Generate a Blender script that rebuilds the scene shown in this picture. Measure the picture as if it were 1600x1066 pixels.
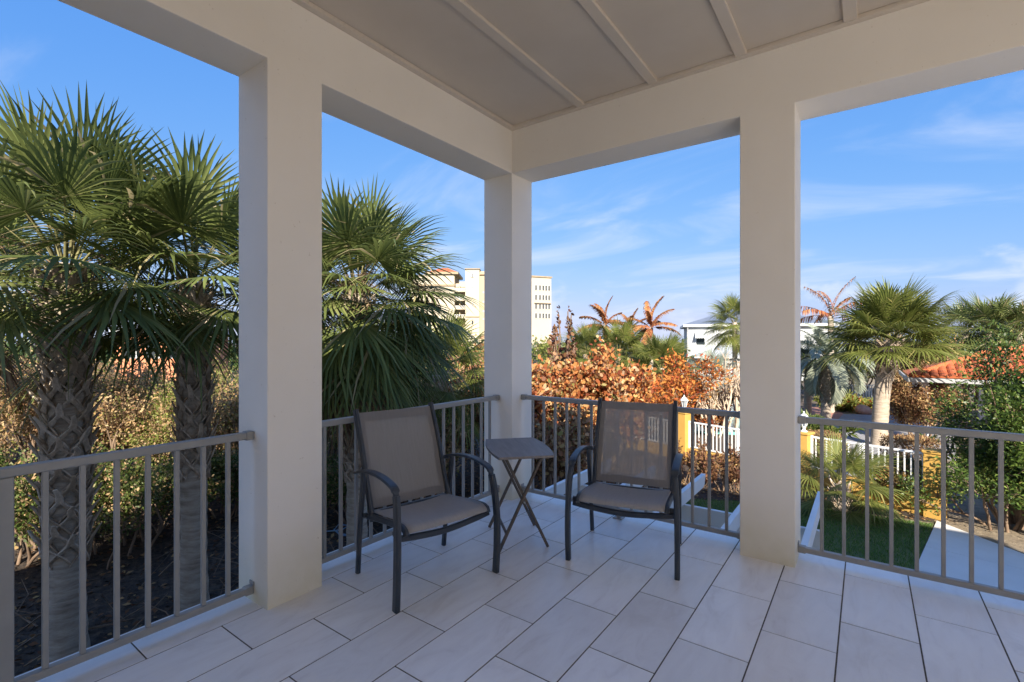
import bpy, bmesh, math, random
import numpy as np
from mathutils import Vector, Matrix, noise as mnoise

for o in list(bpy.data.objects): bpy.data.objects.remove(o)
SC = bpy.context.scene
COL = SC.collection
R = math.radians

# ------------------------------------------------------------------ camera
EYE = 1.40; HEAD = R(36.0); FPX = 762.0
cd = bpy.data.cameras.new('camera'); cam = bpy.data.objects.new('camera', cd); COL.objects.link(cam)
cam.location = (0, 0, EYE); cam.rotation_euler = (R(90), 0, HEAD)
cd.sensor_width = 36.0; cd.lens = 36.0*FPX/1600.0; cd.clip_start = 0.05; cd.clip_end = 3000
SC.camera = cam

# ------------------------------------------------------------------ sky, sun, exposure
SUN_AZ = math.atan2(0.62, -0.785)      # compass style: x = sin, y = cos (towards the sun)
SUN_EL = R(30)
SKY_STRENGTH = 0.15; SUN_STRENGTH = 2.7; EXPOSURE = 2.18
W = bpy.data.worlds.new('World'); SC.world = W; W.use_nodes = True
def build_world():
    nt = W.node_tree; nt.nodes.clear(); N = nt.nodes.new; L = nt.links.new
    out = N('ShaderNodeOutputWorld'); bg = N('ShaderNodeBackground'); bg.inputs[1].default_value = SKY_STRENGTH
    sky = N('ShaderNodeTexSky'); sky.sky_type = 'NISHITA'; sky.sun_disc = False
    sky.sun_elevation = SUN_EL; sky.sun_rotation = SUN_AZ; sky.air_density = 1.15; sky.dust_density = 0.6; sky.ozone_density = 2.6
    tc = N('ShaderNodeTexCoord'); sep = N('ShaderNodeSeparateXYZ'); L(tc.outputs['Generated'], sep.inputs[0])
    def mth(op, a, b=None, c=None):
        m = N('ShaderNodeMath'); m.operation = op
        for i, v in enumerate((a, b, c)):
            if v is None: continue
            if isinstance(v, (int, float)): m.inputs[i].default_value = v
            else: L(v, m.inputs[i])
        return m.outputs[0]
    def rng(v, a, b, c, d, smooth=True):
        m = N('ShaderNodeMapRange'); m.interpolation_type = 'SMOOTHSTEP' if smooth else 'LINEAR'
        L(v, m.inputs[0])
        for i, q in enumerate((a, b, c, d)): m.inputs[i+1].default_value = q
        return m.outputs[0]
    z = mth('ADD', mth('MAXIMUM', sep.outputs[2], 0.0), 0.16)
    cb = N('ShaderNodeCombineXYZ'); L(mth('DIVIDE', sep.outputs[0], z), cb.inputs[0]); L(mth('DIVIDE', sep.outputs[1], z), cb.inputs[1])
    n1 = N('ShaderNodeTexNoise'); n1.inputs['Scale'].default_value = 0.85; n1.inputs['Detail'].default_value = 7; n1.inputs['Roughness'].default_value = .55; n1.inputs['Distortion'].default_value = .7
    mp = N('ShaderNodeMapping'); mp.inputs['Location'].default_value = (3.1, 1.7, 0); mp.inputs['Rotation'].default_value = (0, 0, R(35)); mp.inputs['Scale'].default_value = (1.0, 1.9, 1)
    L(cb.outputs[0], mp.inputs[0]); L(mp.outputs[0], n1.inputs['Vector'])
    cirrus = mth('MULTIPLY', rng(n1.outputs[0], .44, .78, 0, 1), .72)
    n2 = N('ShaderNodeTexNoise'); n2.inputs['Scale'].default_value = 1.0; n2.inputs['Detail'].default_value = 8; n2.inputs['Roughness'].default_value = .52
    mp2 = N('ShaderNodeMapping'); mp2.inputs['Scale'].default_value = (5.5, 5.5, 11); mp2.inputs['Location'].default_value = (1.3, .4, .2)
    L(tc.outputs['Generated'], mp2.inputs[0]); L(mp2.outputs[0], n2.inputs['Vector'])
    thr = rng(sep.outputs[2], .0, .24, .12, -.22)
    cum = rng(mth('ADD', n2.outputs[0], thr), .52, .66, 0, .85)
    cloud = mth('MAXIMUM', cirrus, cum)
    # one tone curve for the whole sky: deep blue overhead, pale blue at the horizon, warmer towards the sun
    sc_ = N('ShaderNodeSeparateColor'); L(sky.outputs[0], sc_.inputs[0]); cc = N('ShaderNodeCombineColor')
    for i, (k, gm) in enumerate(((.158, .90), (.366, .52), (1.03, .20))):
        L(mth('MULTIPLY', mth('POWER', mth('MAXIMUM', sc_.outputs[i], .01), gm), k), cc.inputs[i])
    mx = N('ShaderNodeMix'); mx.data_type = 'RGBA'; L(cloud, mx.inputs[0]); L(cc.outputs[0], mx.inputs[6]); mx.inputs[7].default_value = (1.2, 1.33, 1.6, 1)
    L(mx.outputs[2], bg.inputs[0]); L(bg.outputs[0], out.inputs[0])
build_world()
sd = bpy.data.lights.new('sun', 'SUN'); sd.energy = SUN_STRENGTH; sd.angle = R(0.5); sd.color = (1.0, .90, .76)
sun = bpy.data.objects.new('sun', sd); COL.objects.link(sun)
sdir = Vector((math.sin(SUN_AZ)*math.cos(SUN_EL), math.cos(SUN_AZ)*math.cos(SUN_EL), math.sin(SUN_EL)))
sun.rotation_euler = sdir.to_track_quat('Z', 'Y').to_euler(); sun.location = sdir*60
SC.cycles.use_denoising = True; SC.cycles.max_bounces = 12; SC.cycles.diffuse_bounces = 7; SC.cycles.transparent_max_bounces = 12
VS = SC.view_settings; VS.view_transform = 'Standard'; VS.look = 'None'; VS.exposure = EXPOSURE; VS.gamma = 1; VS.use_curve_mapping = False

GZ = -2.28                              # garden level below the porch floor
SN, CS = math.sin(HEAD), math.cos(HEAD)
def spot(px, Z):
    """ground position at a bearing and distance surveyed from the porch"""
    l = (px-800.0)/FPX*Z
    return (l*CS - Z*SN, l*SN + Z*CS)
def hgt(py, Z): return EYE + (533.0-py)/FPX*Z

# ------------------------------------------------------------------ materials
MATS = {}
def nmat(name):
    m = bpy.data.materials.new(name); m.use_nodes = True; nt = m.node_tree; nt.nodes.clear()
    out = nt.nodes.new('ShaderNodeOutputMaterial'); p = nt.nodes.new('ShaderNodeBsdfPrincipled')
    nt.links.new(p.outputs[0], out.inputs[0]); MATS[name] = m
    return m, nt, p, out
def ramp(nt, fac, stops):
    r = nt.nodes.new('ShaderNodeValToRGB'); e = r.color_ramp.elements
    while len(e) < len(stops): e.new(.5)
    for i, (t, c) in enumerate(stops): e[i].position = t; e[i].color = (*c, 1)
    nt.links.new(fac, r.inputs[0]); return r.outputs[0]
def noise_tex(nt, scale, detail=4, rough=.55, coord='Object', mscale=None, dist=0.0, offset_random=False):
    tc = nt.nodes.new('ShaderNodeTexCoord'); v = tc.outputs[coord]
    if offset_random:
        oi = nt.nodes.new('ShaderNodeObjectInfo'); vm = nt.nodes.new('ShaderNodeVectorMath'); vm.operation = 'MULTIPLY_ADD'
        cb = nt.nodes.new('ShaderNodeCombineXYZ')
        for i in range(3): nt.links.new(oi.outputs['Random'], cb.inputs[i])
        nt.links.new(cb.outputs[0], vm.inputs[0]); vm.inputs[1].default_value = (37, 53, 71); nt.links.new(v, vm.inputs[2]); v = vm.outputs[0]
    if mscale:
        mp = nt.nodes.new('ShaderNodeMapping'); mp.inputs['Scale'].default_value = mscale; nt.links.new(v, mp.inputs[0]); v = mp.outputs[0]
    n = nt.nodes.new('ShaderNodeTexNoise'); n.inputs['Scale'].default_value = scale; n.inputs['Detail'].default_value = detail
    n.inputs['Roughness'].default_value = rough; n.inputs['Distortion'].default_value = dist
    nt.links.new(v, n.inputs['Vector']); return n.outputs[0]
def bump(nt, p, h, strength=.3, dist=.01):
    b = nt.nodes.new('ShaderNodeBump'); b.inputs['Strength'].default_value = strength; b.inputs['Distance'].default_value = dist
    nt.links.new(h, b.inputs['Height']); nt.links.new(b.outputs[0], p.inputs['Normal'])
def mixc(nt, fac, a, b, blend='MIX'):
    m = nt.nodes.new('ShaderNodeMix'); m.data_type = 'RGBA'; m.blend_type = blend
    for i, v in ((0, fac), (6, a), (7, b)):
        if isinstance(v, (int, float)): m.inputs[i].default_value = v
        elif isinstance(v, tuple): m.inputs[i].default_value = (*v, 1)
        else: nt.links.new(v, m.inputs[i])
    return m.outputs[2]
def simple(name, c1, c2, scale=6, rough=.6, bs=.15, bd=.004, bscale=None, metal=0, coord='Object', mscale=None, spec=.5):
    m, nt, p, out = nmat(name)
    n = noise_tex(nt, scale, 5, coord=coord, mscale=mscale)
    nt.links.new(ramp(nt, n, [(.32, c1), (.68, c2)]), p.inputs['Base Color'])
    p.inputs['Roughness'].default_value = rough; p.inputs['Metallic'].default_value = metal; p.inputs['Specular IOR Level'].default_value = spec
    if bs: bump(nt, p, noise_tex(nt, bscale or scale*6, 3, coord=coord, mscale=mscale), bs, bd)
    return m
def leafmat(name, stops, rough=.5, trans=.35, obj_var=.25, spec=.35, per='island'):
    """foliage: colour picked per leaf, slight difference from plant to plant, thin enough to glow"""
    m, nt, p, out = nmat(name)
    if per == 'island':
        g = nt.nodes.new('ShaderNodeNewGeometry'); f = g.outputs['Random Per Island']
    else:
        oi = nt.nodes.new('ShaderNodeObjectInfo'); f = oi.outputs['Random']
    c = ramp(nt, f, stops)
    oi = nt.nodes.new('ShaderNodeObjectInfo'); hs = nt.nodes.new('ShaderNodeHueSaturation')
    mr = nt.nodes.new('ShaderNodeMapRange'); nt.links.new(oi.outputs['Random'], mr.inputs[0]); mr.inputs[3].default_value = 1-obj_var; mr.inputs[4].default_value = 1+obj_var
    nt.links.new(mr.outputs[0], hs.inputs['Value']); nt.links.new(c, hs.inputs['Color'])
    mr2 = nt.nodes.new('ShaderNodeMapRange'); nt.links.new(f, mr2.inputs[0]); mr2.inputs[3].default_value = .485; mr2.inputs[4].default_value = .515
    nt.links.new(mr2.outputs[0], hs.inputs['Hue'])
    nt.links.new(hs.outputs[0], p.inputs['Base Color']); p.inputs['Roughness'].default_value = rough; p.inputs['Specular IOR Level'].default_value = spec
    t = nt.nodes.new('ShaderNodeBsdfTranslucent'); nt.links.new(hs.outputs[0], t.inputs[0])
    mx = nt.nodes.new('ShaderNodeMixShader'); mx.inputs[0].default_value = trans
    nt.links.new(p.outputs[0], mx.inputs[1]); nt.links.new(t.outputs[0], mx.inputs[2]); nt.links.new(mx.outputs[0], out.inputs[0])
    return m

def make_materials():
    # painted stucco: soft mottling, sand grain, a little grime rising from the floor and hanging under the beam
    m, nt, p, out = nmat('stucco')
    big = noise_tex(nt, 1.3, 5); c = ramp(nt, big, [(.3, (.84, .79, .70)), (.7, (.89, .845, .765))])
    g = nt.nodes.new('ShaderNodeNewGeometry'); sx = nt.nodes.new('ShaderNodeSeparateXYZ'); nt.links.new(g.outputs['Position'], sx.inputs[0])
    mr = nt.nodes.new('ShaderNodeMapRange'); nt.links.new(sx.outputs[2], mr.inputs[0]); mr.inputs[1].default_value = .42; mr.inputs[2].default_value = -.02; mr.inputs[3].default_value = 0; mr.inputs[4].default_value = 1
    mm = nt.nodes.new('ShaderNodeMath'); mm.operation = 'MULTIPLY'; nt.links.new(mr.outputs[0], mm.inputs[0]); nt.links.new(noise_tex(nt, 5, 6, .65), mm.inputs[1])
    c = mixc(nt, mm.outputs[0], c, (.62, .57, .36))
    fl = ramp(nt, noise_tex(nt, 34, 3, .7), [(.69, (0, 0, 0)), (.78, (1, 1, 1))]); c = mixc(nt, fl, c, (.62, .55, .45))
    nt.links.new(c, p.inputs['Base Color']); p.inputs['Roughness'].default_value = .85; p.inputs['Specular IOR Level'].default_value = .25
    bump(nt, p, noise_tex(nt, 260, 3, .7), .35, .0025)
    simple('ceiling_paint', (.60, .525, .43), (.64, .565, .47), 2.2, .75, .12, .001, 180)
    simple('trim_paint', (.62, .545, .45), (.66, .585, .49), 3, .6, .08, .001, 120)
    # porcelain plank tile with cloudy veins
    m, nt, p, out = nmat('tile')
    v = noise_tex(nt, 3.2, 8, .62, mscale=(3.2, .9, 1), dist=1.1, offset_random=True)
    c = ramp(nt, v, [(.22, (.68, .66, .65)), (.45, (.80, .79, .785)), (.62, (.84, .835, .83)), (.8, (.77, .76, .75))])
    oi = nt.nodes.new('ShaderNodeObjectInfo'); mr = nt.nodes.new('ShaderNodeMapRange'); nt.links.new(oi.outputs['Random'], mr.inputs[0]); mr.inputs[3].default_value = .93; mr.inputs[4].default_value = 1.05
    hs = nt.nodes.new('ShaderNodeHueSaturation'); nt.links.new(c, hs.inputs['Color']); nt.links.new(mr.outputs[0], hs.inputs['Value'])
    dirt = ramp(nt, noise_tex(nt, 1.4, 6, .7, coord='Object', offset_random=True), [(.55, (0, 0, 0)), (.8, (.5, .5, .5))])
    c2 = mixc(nt, dirt, hs.outputs[0], (.60, .56, .52))
    nt.links.new(c2, p.inputs['Base Color'])
    rr = nt.nodes.new('ShaderNodeMapRange'); nt.links.new(v, rr.inputs[0]); rr.inputs[3].default_value = .24; rr.inputs[4].default_value = .40
    nt.links.new(rr.outputs[0], p.inputs['Roughness']); bump(nt, p, noise_tex(nt, 60, 4, .6), .06, .001)
    simple('grout', (.085, .07, .055), (.13, .11, .09), 30, .95, .3, .002)
    simple('rail_paint', (.275, .275, .262), (.315, .315, .30), 9, .42, .05, .0006, 300)
    simple('chair_frame', (.030, .038, .050), (.042, .052, .066), 14, .38, .05, .0005, 400)
    simple('table_wood', (.085, .068, .055), (.13, .105, .085), 5, .55, .2, .001, 40, mscale=(1, 9, 9))
    simple('table_top', (.19, .168, .155), (.25, .225, .21), 5, .55, .2, .001, 60, mscale=(9, 1, 1))
    simple('steel', (.45, .45, .44), (.55, .55, .54), 20, .35, .05, .0005, 200, metal=1)
    # woven sling: fine weave, light passes between the strands
    for nm, col, tr in (('sling_seat', (.43, .415, .405), .03), ('sling_back', (.44, .42, .40), .34), ('sling_hem', (.28, .265, .255), .02)):
        m, nt, p, out = nmat(nm)
        tc = nt.nodes.new('ShaderNodeTexCoord'); w = nt.nodes.new('ShaderNodeTexWave'); w.inputs['Scale'].default_value = 95; w.bands_direction = 'X'
        nt.links.new(tc.outputs['Object'], w.inputs[0]); w2 = nt.nodes.new('ShaderNodeTexWave'); w2.inputs['Scale'].default_value = 95; w2.bands_direction = 'Z'; nt.links.new(tc.outputs['Object'], w2.inputs[0])
        ad = nt.nodes.new('ShaderNodeMath'); ad.operation = 'ADD'; nt.links.new(w.outputs[1], ad.inputs[0]); nt.links.new(w2.outputs[1], ad.inputs[1])
        n = noise_tex(nt, 90, 3, .7, mscale=(1, .08, .08)); 
        c = ramp(nt, n, [(.3, tuple(x*.94 for x in col)), (.7, tuple(x*1.05 for x in col))])
        nt.links.new(c, p.inputs['Base Color']); p.inputs['Roughness'].default_value = .7; p.inputs['Specular IOR Level'].default_value = .3
        bump(nt, p, ad.outputs[0], .25, .0006)
        tp = nt.nodes.new('ShaderNodeBsdfTransparent'); tl = nt.nodes.new('ShaderNodeBsdfTranslucent'); nt.links.new(c, tl.inputs[0])
        m1 = nt.nodes.new('ShaderNodeMixShader'); m1.inputs[0].default_value = .25; nt.links.new(p.outputs[0], m1.inputs[1]); nt.links.new(tl.outputs[0], m1.inputs[2])
        m2 = nt.nodes.new('ShaderNodeMixShader'); m2.inputs[0].default_value = tr; nt.links.new(m1.outputs[0], m2.inputs[1]); nt.links.new(tp.outputs[0], m2.inputs[2]); nt.links.new(m2.outputs[0], out.inputs[0])
    # garden surfaces
    m, nt, p, out = nmat('soil')
    n = noise_tex(nt, .35, 8, .65); n2 = noise_tex(nt, 9, 6, .7)
    c = mixc(nt, ramp(nt, n2, [(.35, (0, 0, 0)), (.7, (1, 1, 1))]), (.16, .125, .085), ramp(nt, n, [(.35, (.25, .20, .135)), (.65, (.36, .30, .21))]))
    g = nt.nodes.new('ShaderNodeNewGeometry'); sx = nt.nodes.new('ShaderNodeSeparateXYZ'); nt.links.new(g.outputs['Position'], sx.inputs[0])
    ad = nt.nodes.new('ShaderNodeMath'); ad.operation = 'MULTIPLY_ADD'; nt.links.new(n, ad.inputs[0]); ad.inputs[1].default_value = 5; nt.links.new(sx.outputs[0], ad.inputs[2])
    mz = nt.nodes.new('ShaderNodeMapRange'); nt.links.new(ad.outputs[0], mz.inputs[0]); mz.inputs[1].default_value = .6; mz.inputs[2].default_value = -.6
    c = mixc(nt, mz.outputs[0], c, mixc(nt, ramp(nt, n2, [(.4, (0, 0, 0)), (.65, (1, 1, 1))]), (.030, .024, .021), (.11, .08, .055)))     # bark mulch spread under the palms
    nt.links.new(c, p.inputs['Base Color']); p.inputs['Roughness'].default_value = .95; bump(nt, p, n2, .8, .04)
    simple('lawn_soil', (.07, .10, .03), (.11, .13, .045), 5, .95, .5, .02)
    m, nt, p, out = nmat('concrete')
    n = noise_tex(nt, 1.2, 8, .65); c = ramp(nt, n, [(.3, (.60, .575, .53)), (.7, (.69, .665, .62))]); c = mixc(nt, ramp(nt, noise_tex(nt, 40, 3, .7), [(.62, (0, 0, 0)), (.8, (.6, .6, .6))]), c, (.42, .40, .37))
    nt.links.new(c, p.inputs['Base Color']); p.inputs['Roughness'].default_value = .88; bump(nt, p, noise_tex(nt, 120, 4, .7), .3, .003)
    simple('asphalt', (.24, .24, .25), (.30, .30, .315), 2, .9, .3, .006, 90)
    simple('paver', (.36, .17, .13), (.47, .25, .20), 7, .85, .3, .004)
    simple('mulch_chip', (.018, .014, .013), (.06, .045, .036), 9, .9, .2, .003)
    simple('white_paint', (.66, .68, .69), (.72, .74, .74), 3, .5, .06, .001, 90)
    m, nt, p, out = nmat('yellow_stucco')
    n = noise_tex(nt, .9, 7, .6); c = ramp(nt, n, [(.3, (.46, .265, .055)), (.7, (.53, .325, .08))]); c = mixc(nt, ramp(nt, noise_tex(nt, 3.5, 7, .7), [(.58, (0, 0, 0)), (.8, (.55, .55, .55))]), c, (.34, .20, .06))
    nt.links.new(c, p.inputs['Base Color']); p.inputs['Roughness'].default_value = .88; bump(nt, p, noise_tex(nt, 90, 3, .7), .4, .004)
    simple('cream_wall', (.40, .325, .20), (.43, .355, .225), .12, .85, .1, .01, 5)
    simple('ivory_wall', (.43, .385, .29), (.46, .415, .32), .12, .85, .1, .01, 5)
    simple('white_siding', (.40, .42, .43), (.44, .46, .465), .4, .7, .15, .01, 3)
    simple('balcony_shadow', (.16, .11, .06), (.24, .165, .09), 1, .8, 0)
    simple('cornice', (.28, .22, .14), (.32, .26, .17), 1, .8, .1)
    simple('orange_wall', (.52, .20, .10), (.60, .26, .14), 1, .85, .1)
    simple('roof_tile', (.36, .085, .028), (.48, .145, .05), 1.1, .75, .2, .01, 9)
    simple('metal_roof', (.12, .145, .19), (.155, .18, .23), .6, .45, .05)
    simple('pale_metal_roof', (.36, .39, .40), (.42, .45, .46), .6, .5, .05)
    simple('gutter', (.33, .34, .35), (.40, .41, .42), 3, .45, .05)
    simple('pool_water', (.12, .34, .33), (.17, .42, .39), .6, .12, .25, .03, 2)
    simple('boulder', (.42, .24, .18), (.52, .34, .26), 6, .9, .6, .03, 14)
    simple('hose_blue', (.08, .22, .42), (.28, .42, .55), 5, .4, 0)
    m, nt, p, out = nmat('glass'); p.inputs['Base Color'].default_value = (.02, .03, .035, 1); p.inputs['Roughness'].default_value = .08; p.inputs['Specular IOR Level'].default_value = .8
    n = noise_tex(nt, .7, 2); nt.links.new(ramp(nt, n, [(.4, (.015, .02, .024)), (.6, (.035, .045, .05))]), p.inputs['Base Color'])
    m, nt, p, out = nmat('lantern_glass'); n = noise_tex(nt, 8, 2); nt.links.new(ramp(nt, n, [(.4, (.14, .17, .20)), (.6, (.25, .29, .33))]), p.inputs['Base Color']); p.inputs['Roughness'].default_value = .15
    # bark
    m, nt, p, out = nmat('palm_bark')
    n = noise_tex(nt, 4, 7, .65, mscale=(1, 1, 5)); c = ramp(nt, n, [(.3, (.24, .195, .15)), (.55, (.42, .36, .29)), (.75, (.53, .47, .39))])
    moss = ramp(nt, noise_tex(nt, 2.1, 6, .7), [(.56, (0, 0, 0)), (.72, (.7, .7, .7))]); c = mixc(nt, moss, c, (.17, .16, .055))
    nt.links.new(c, p.inputs['Base Color']); p.inputs['Roughness'].default_value = .9; bump(nt, p, noise_tex(nt, 5, 6, .7, mscale=(1, 1, 9)), .9, .02)
    m, nt, p, out = nmat('pale_palm_bark')
    n = noise_tex(nt, 4, 6, .65, mscale=(1, 1, 6)); c = ramp(nt, n, [(.3, (.26, .205, .155)), (.7, (.46, .39, .31))]); nt.links.new(c, p.inputs['Base Color']); p.inputs['Roughness'].default_value = .9
    bump(nt, p, noise_tex(nt, 4, 5, .7, mscale=(1, 1, 9)), .8, .02)
    m, nt, p, out = nmat('boot')
    oi = nt.nodes.new('ShaderNodeObjectInfo'); c = ramp(nt, oi.outputs['Random'], [(0, (.36, .275, .19)), (.5, (.52, .42, .32)), (1, (.64, .55, .45))])
    n = noise_tex(nt, 16, 5, .7, mscale=(1, 1, .25)); c = mixc(nt, ramp(nt, n, [(.4, (0, 0, 0)), (.7, (.75, .75, .75))]), c, (.085, .06, .042))
    nt.links.new(c, p.inputs['Base Color']); p.inputs['Roughness'].default_value = .9; bump(nt, p, n, .6, .006)
    simple('twig', (.13, .085, .055), (.24, .17, .115), 6, .9, .3, .004)
    simple('pale_twig', (.42, .34, .25), (.60, .50, .39), 5, .9, .3, .004)
    # foliage
    leafmat('frond', [(0, (.078, .112, .036)), (.45, (.125, .158, .046)), (.80, (.185, .212, .066)), (.92, (.23, .235, .09)), (.95, (.36, .29, .17)), (1, (.44, .36, .23))], .5, .34, .22, .22)
    leafmat('frond_sunny', [(0, (.10, .13, .03)), (.5, (.145, .175, .04)), (.9, (.21, .21, .06)), (1, (.34, .28, .12))], .5, .36, .22, .25)
    leafmat('frond_dead', [(0, (.13, .088, .05)), (.5, (.24, .17, .105)), (1, (.36, .28, .185))], .8, .25, .25, .15)
    leafmat('frond_orange', [(0, (.20, .07, .03)), (.5, (.33, .14, .055)), (1, (.42, .22, .10))], .75, .25, .2, .15)
    leafmat('frond_silver', [(0, (.20, .24, .19)), (.6, (.29, .33, .26)), (1, (.38, .40, .30))], .55, .25, .18, .3)
    leafmat('petiole', [(0, (.12, .12, .045)), (1, (.21, .185, .085))], .6, .0, .2, .3)
    leafmat('seagrape', [(0, (.19, .065, .028)), (.25, (.34, .12, .04)), (.55, (.47, .195, .065)), (.8, (.58, .30, .12)), (.93, (.60, .40, .22)), (1, (.15, .17, .045))], .7, .3, .12, .2)
    leafmat('rustleaf', [(0, (.22, .06, .02)), (.4, (.42, .13, .033)), (.8, (.56, .23, .06)), (1, (.34, .12, .05))], .75, .3, .12, .2)
    leafmat('seagrape_tan', [(0, (.22, .11, .06)), (.3, (.40, .24, .13)), (.6, (.52, .36, .22)), (.82, (.47, .20, .09)), (1, (.20, .23, .07))], .7, .3, .12, .2)
    leafmat('darkberry', [(0, (.06, .03, .028)), (1, (.16, .07, .05))], .6, .15, .1, .3)
    leafmat('scrub_green', [(0, (.045, .085, .018)), (.5, (.095, .14, .03)), (.85, (.17, .20, .05)), (1, (.27, .22, .09))], .5, .35, .15, .4)
    leafmat('scrub_lime', [(0, (.12, .16, .03)), (.6, (.22, .25, .055)), (1, (.34, .32, .11))], .5, .4, .12, .35)
    leafmat('scrub_tan', [(0, (.26, .16, .08)), (.4, (.44, .30, .16)), (.75, (.54, .40, .23)), (.92, (.46, .24, .11)), (1, (.26, .27, .08))], .8, .3, .12, .15)
    leafmat('shrub_green', [(0, (.030, .070, .014)), (.5, (.070, .125, .024)), (.85, (.13, .19, .035)), (1, (.22, .26, .06))], .42, .35, .1, .5)
    leafmat('shrub_dark', [(0, (.020, .045, .014)), (.6, (.045, .085, .022)), (1, (.09, .12, .035))], .45, .25, .12, .45)
    leafmat('croton', [(0, (.05, .075, .02)), (.4, (.14, .12, .04)), (.75, (.30, .16, .06)), (1, (.42, .28, .12))], .5, .3, .15, .4)
    leafmat('brownleaf', [(0, (.13, .07, .035)), (.5, (.28, .165, .08)), (.85, (.42, .27, .13)), (1, (.48, .36, .2))], .75, .3, .12, .2)
    leafmat('redbrown', [(0, (.08, .035, .022)), (.5, (.16, .075, .04)), (1, (.26, .13, .065))], .6, .25, .12, .3)
    leafmat('grassblade', [(0, (.055, .13, .022)), (.5, (.09, .19, .033)), (.9, (.15, .24, .05)), (1, (.30, .29, .11))], .5, .35, .05, .3)
    leafmat('litter', [(0, (.10, .055, .03)), (.5, (.22, .12, .06)), (1, (.36, .23, .12))], .85, .1, .1, .15)
make_materials()
M = MATS

# ------------------------------------------------------------------ object helpers
def tag(o, label=None, cat=None, group=None, kind=None):
    if label: o['label'] = label
    if cat: o['category'] = cat
    if group: o['group'] = group
    if kind: o['kind'] = kind
    return o
def empty(name, loc, rz=0, **k):
    o = bpy.data.objects.new(name, None); COL.objects.link(o); o.location = loc; o.rotation_euler = (0, 0, rz); o.empty_display_size = .1
    return tag(o, **k)
def link(name, me, parent=None, loc=(0, 0, 0), rot=(0, 0, 0), **k):
    o = bpy.data.objects.new(name, me); COL.objects.link(o); o.location = loc; o.rotation_euler = rot
    if parent: o.parent = parent
    return tag(o, **k)
class MB:
    """collects simple solids for one mesh"""
    def __init__(s): s.bm = bmesh.new()
    def box(s, x0, x1, y0, y1, z0, z1, bev=0, M4=None, seg=1):
        t = bmesh.new(); bmesh.ops.create_cube(t, size=1)
        for v in t.verts: v.co = Vector(((x0+x1)/2+v.co.x*(x1-x0), (y0+y1)/2+v.co.y*(y1-y0), (z0+z1)/2+v.co.z*(z1-z0)))
        if bev: bmesh.ops.bevel(t, geom=t.edges[:], offset=bev, segments=seg, profile=.5, affect='EDGES')
        if M4: t.transform(M4)
        s._add(t); return s
    def _add(s, t):
        me = bpy.data.meshes.new('tmp'); t.to_mesh(me); t.free(); s.bm.from_mesh(me); bpy.data.meshes.remove(me)
    def poly(s, pts, faces):
        vs = [s.bm.verts.new(p) for p in pts]
        for f in faces:
            try: s.bm.faces.new([vs[i] for i in f])
            except ValueError: pass
        return s
    def prism(s, outline, z0, z1):
        n = len(outline); pts = [(x, y, z0) for x, y in outline]+[(x, y, z1) for x, y in outline]
        return s.poly(pts, [tuple(range(n))[::-1], tuple(range(n, 2*n))]+[(i, (i+1) % n, n+(i+1) % n, n+i) for i in range(n)])
    def tube(s, path, rad, n=8, cap=True):
        path = [Vector(p) for p in path]; rings = []
        if isinstance(rad, (int, float)): rad = [rad]*len(path)
        for i, p in enumerate(path):
            d = (path[min(i+1, len(path)-1)]-path[max(i-1, 0)]).normalized(); a = d.orthogonal() if i == 0 else (a-d*a.dot(d))
            a = a.normalized(); b = d.cross(a)
            rings.append([s.bm.verts.new(p+(a*math.cos(2*math.pi*k/n)+b*math.sin(2*math.pi*k/n))*rad[i]) for k in range(n)])
        for i in range(len(rings)-1):
            for k in range(n): s.bm.faces.new((rings[i][k], rings[i][(k+1) % n], rings[i+1][(k+1) % n], rings[i+1][k]))
        if cap: s.bm.faces.new(rings[0][::-1]); s.bm.faces.new(rings[-1])
        return s
    def sweep(s, path, w, t, side=(1, 0, 0), bev=.25):
        """flat bar: w along side, t across, chamfered corners"""
        path = [Vector(p) for p in path]; side = Vector(side); rings = []
        for i, p in enumerate(path):
            d = (path[min(i+1, len(path)-1)]-path[max(i-1, 0)]).normalized(); sd_ = (side-d*side.dot(d)).normalized(); n = d.cross(sd_)
            ww = (w[i] if isinstance(w, (list, tuple)) else w)/2; tt = (t[i] if isinstance(t, (list, tuple)) else t)/2; c = min(ww, tt)*bev*2
            pr = [(ww-c, tt), (ww, tt-c), (ww, -tt+c), (ww-c, -tt), (-ww+c, -tt), (-ww, -tt+c), (-ww, tt-c), (-ww+c, tt)]
            rings.append([s.bm.verts.new(p+sd_*a+n*b) for a, b in pr])
        for i in range(len(rings)-1):
            for k in range(8): s.bm.faces.new((rings[i][k], rings[i][(k+1) % 8], rings[i+1][(k+1) % 8], rings[i+1][k]))
        s.bm.faces.new(rings[0][::-1]); s.bm.faces.new(rings[-1]); return s
    def lathe(s, prof, n=12, c=(0, 0)):
        rings = [[s.bm.verts.new((c[0]+r*math.cos(2*math.pi*k/n), c[1]+r*math.sin(2*math.pi*k/n), z)) for k in range(n)] for r, z in prof]
        for i in range(len(rings)-1):
            for k in range(n): s.bm.faces.new((rings[i][k], rings[i][(k+1) % n], rings[i+1][(k+1) % n], rings[i+1][k]))
        s.bm.faces.new(rings[0][::-1]); s.bm.faces.new(rings[-1]); return s
    def mesh(s, name, mat, smooth=False):
        bmesh.ops.recalc_face_normals(s.bm, faces=s.bm.faces[:])
        me = bpy.data.meshes.new(name); s.bm.to_mesh(me); s.bm.free(); me.materials.append(M[mat])
        if smooth: me.polygons.foreach_set('use_smooth', [True]*len(me.polygons))
        return me
    def obj(s, name, mat, parent=None, smooth=False, **k): return link(name, s.mesh(name, mat, smooth), parent, **k)
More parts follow.
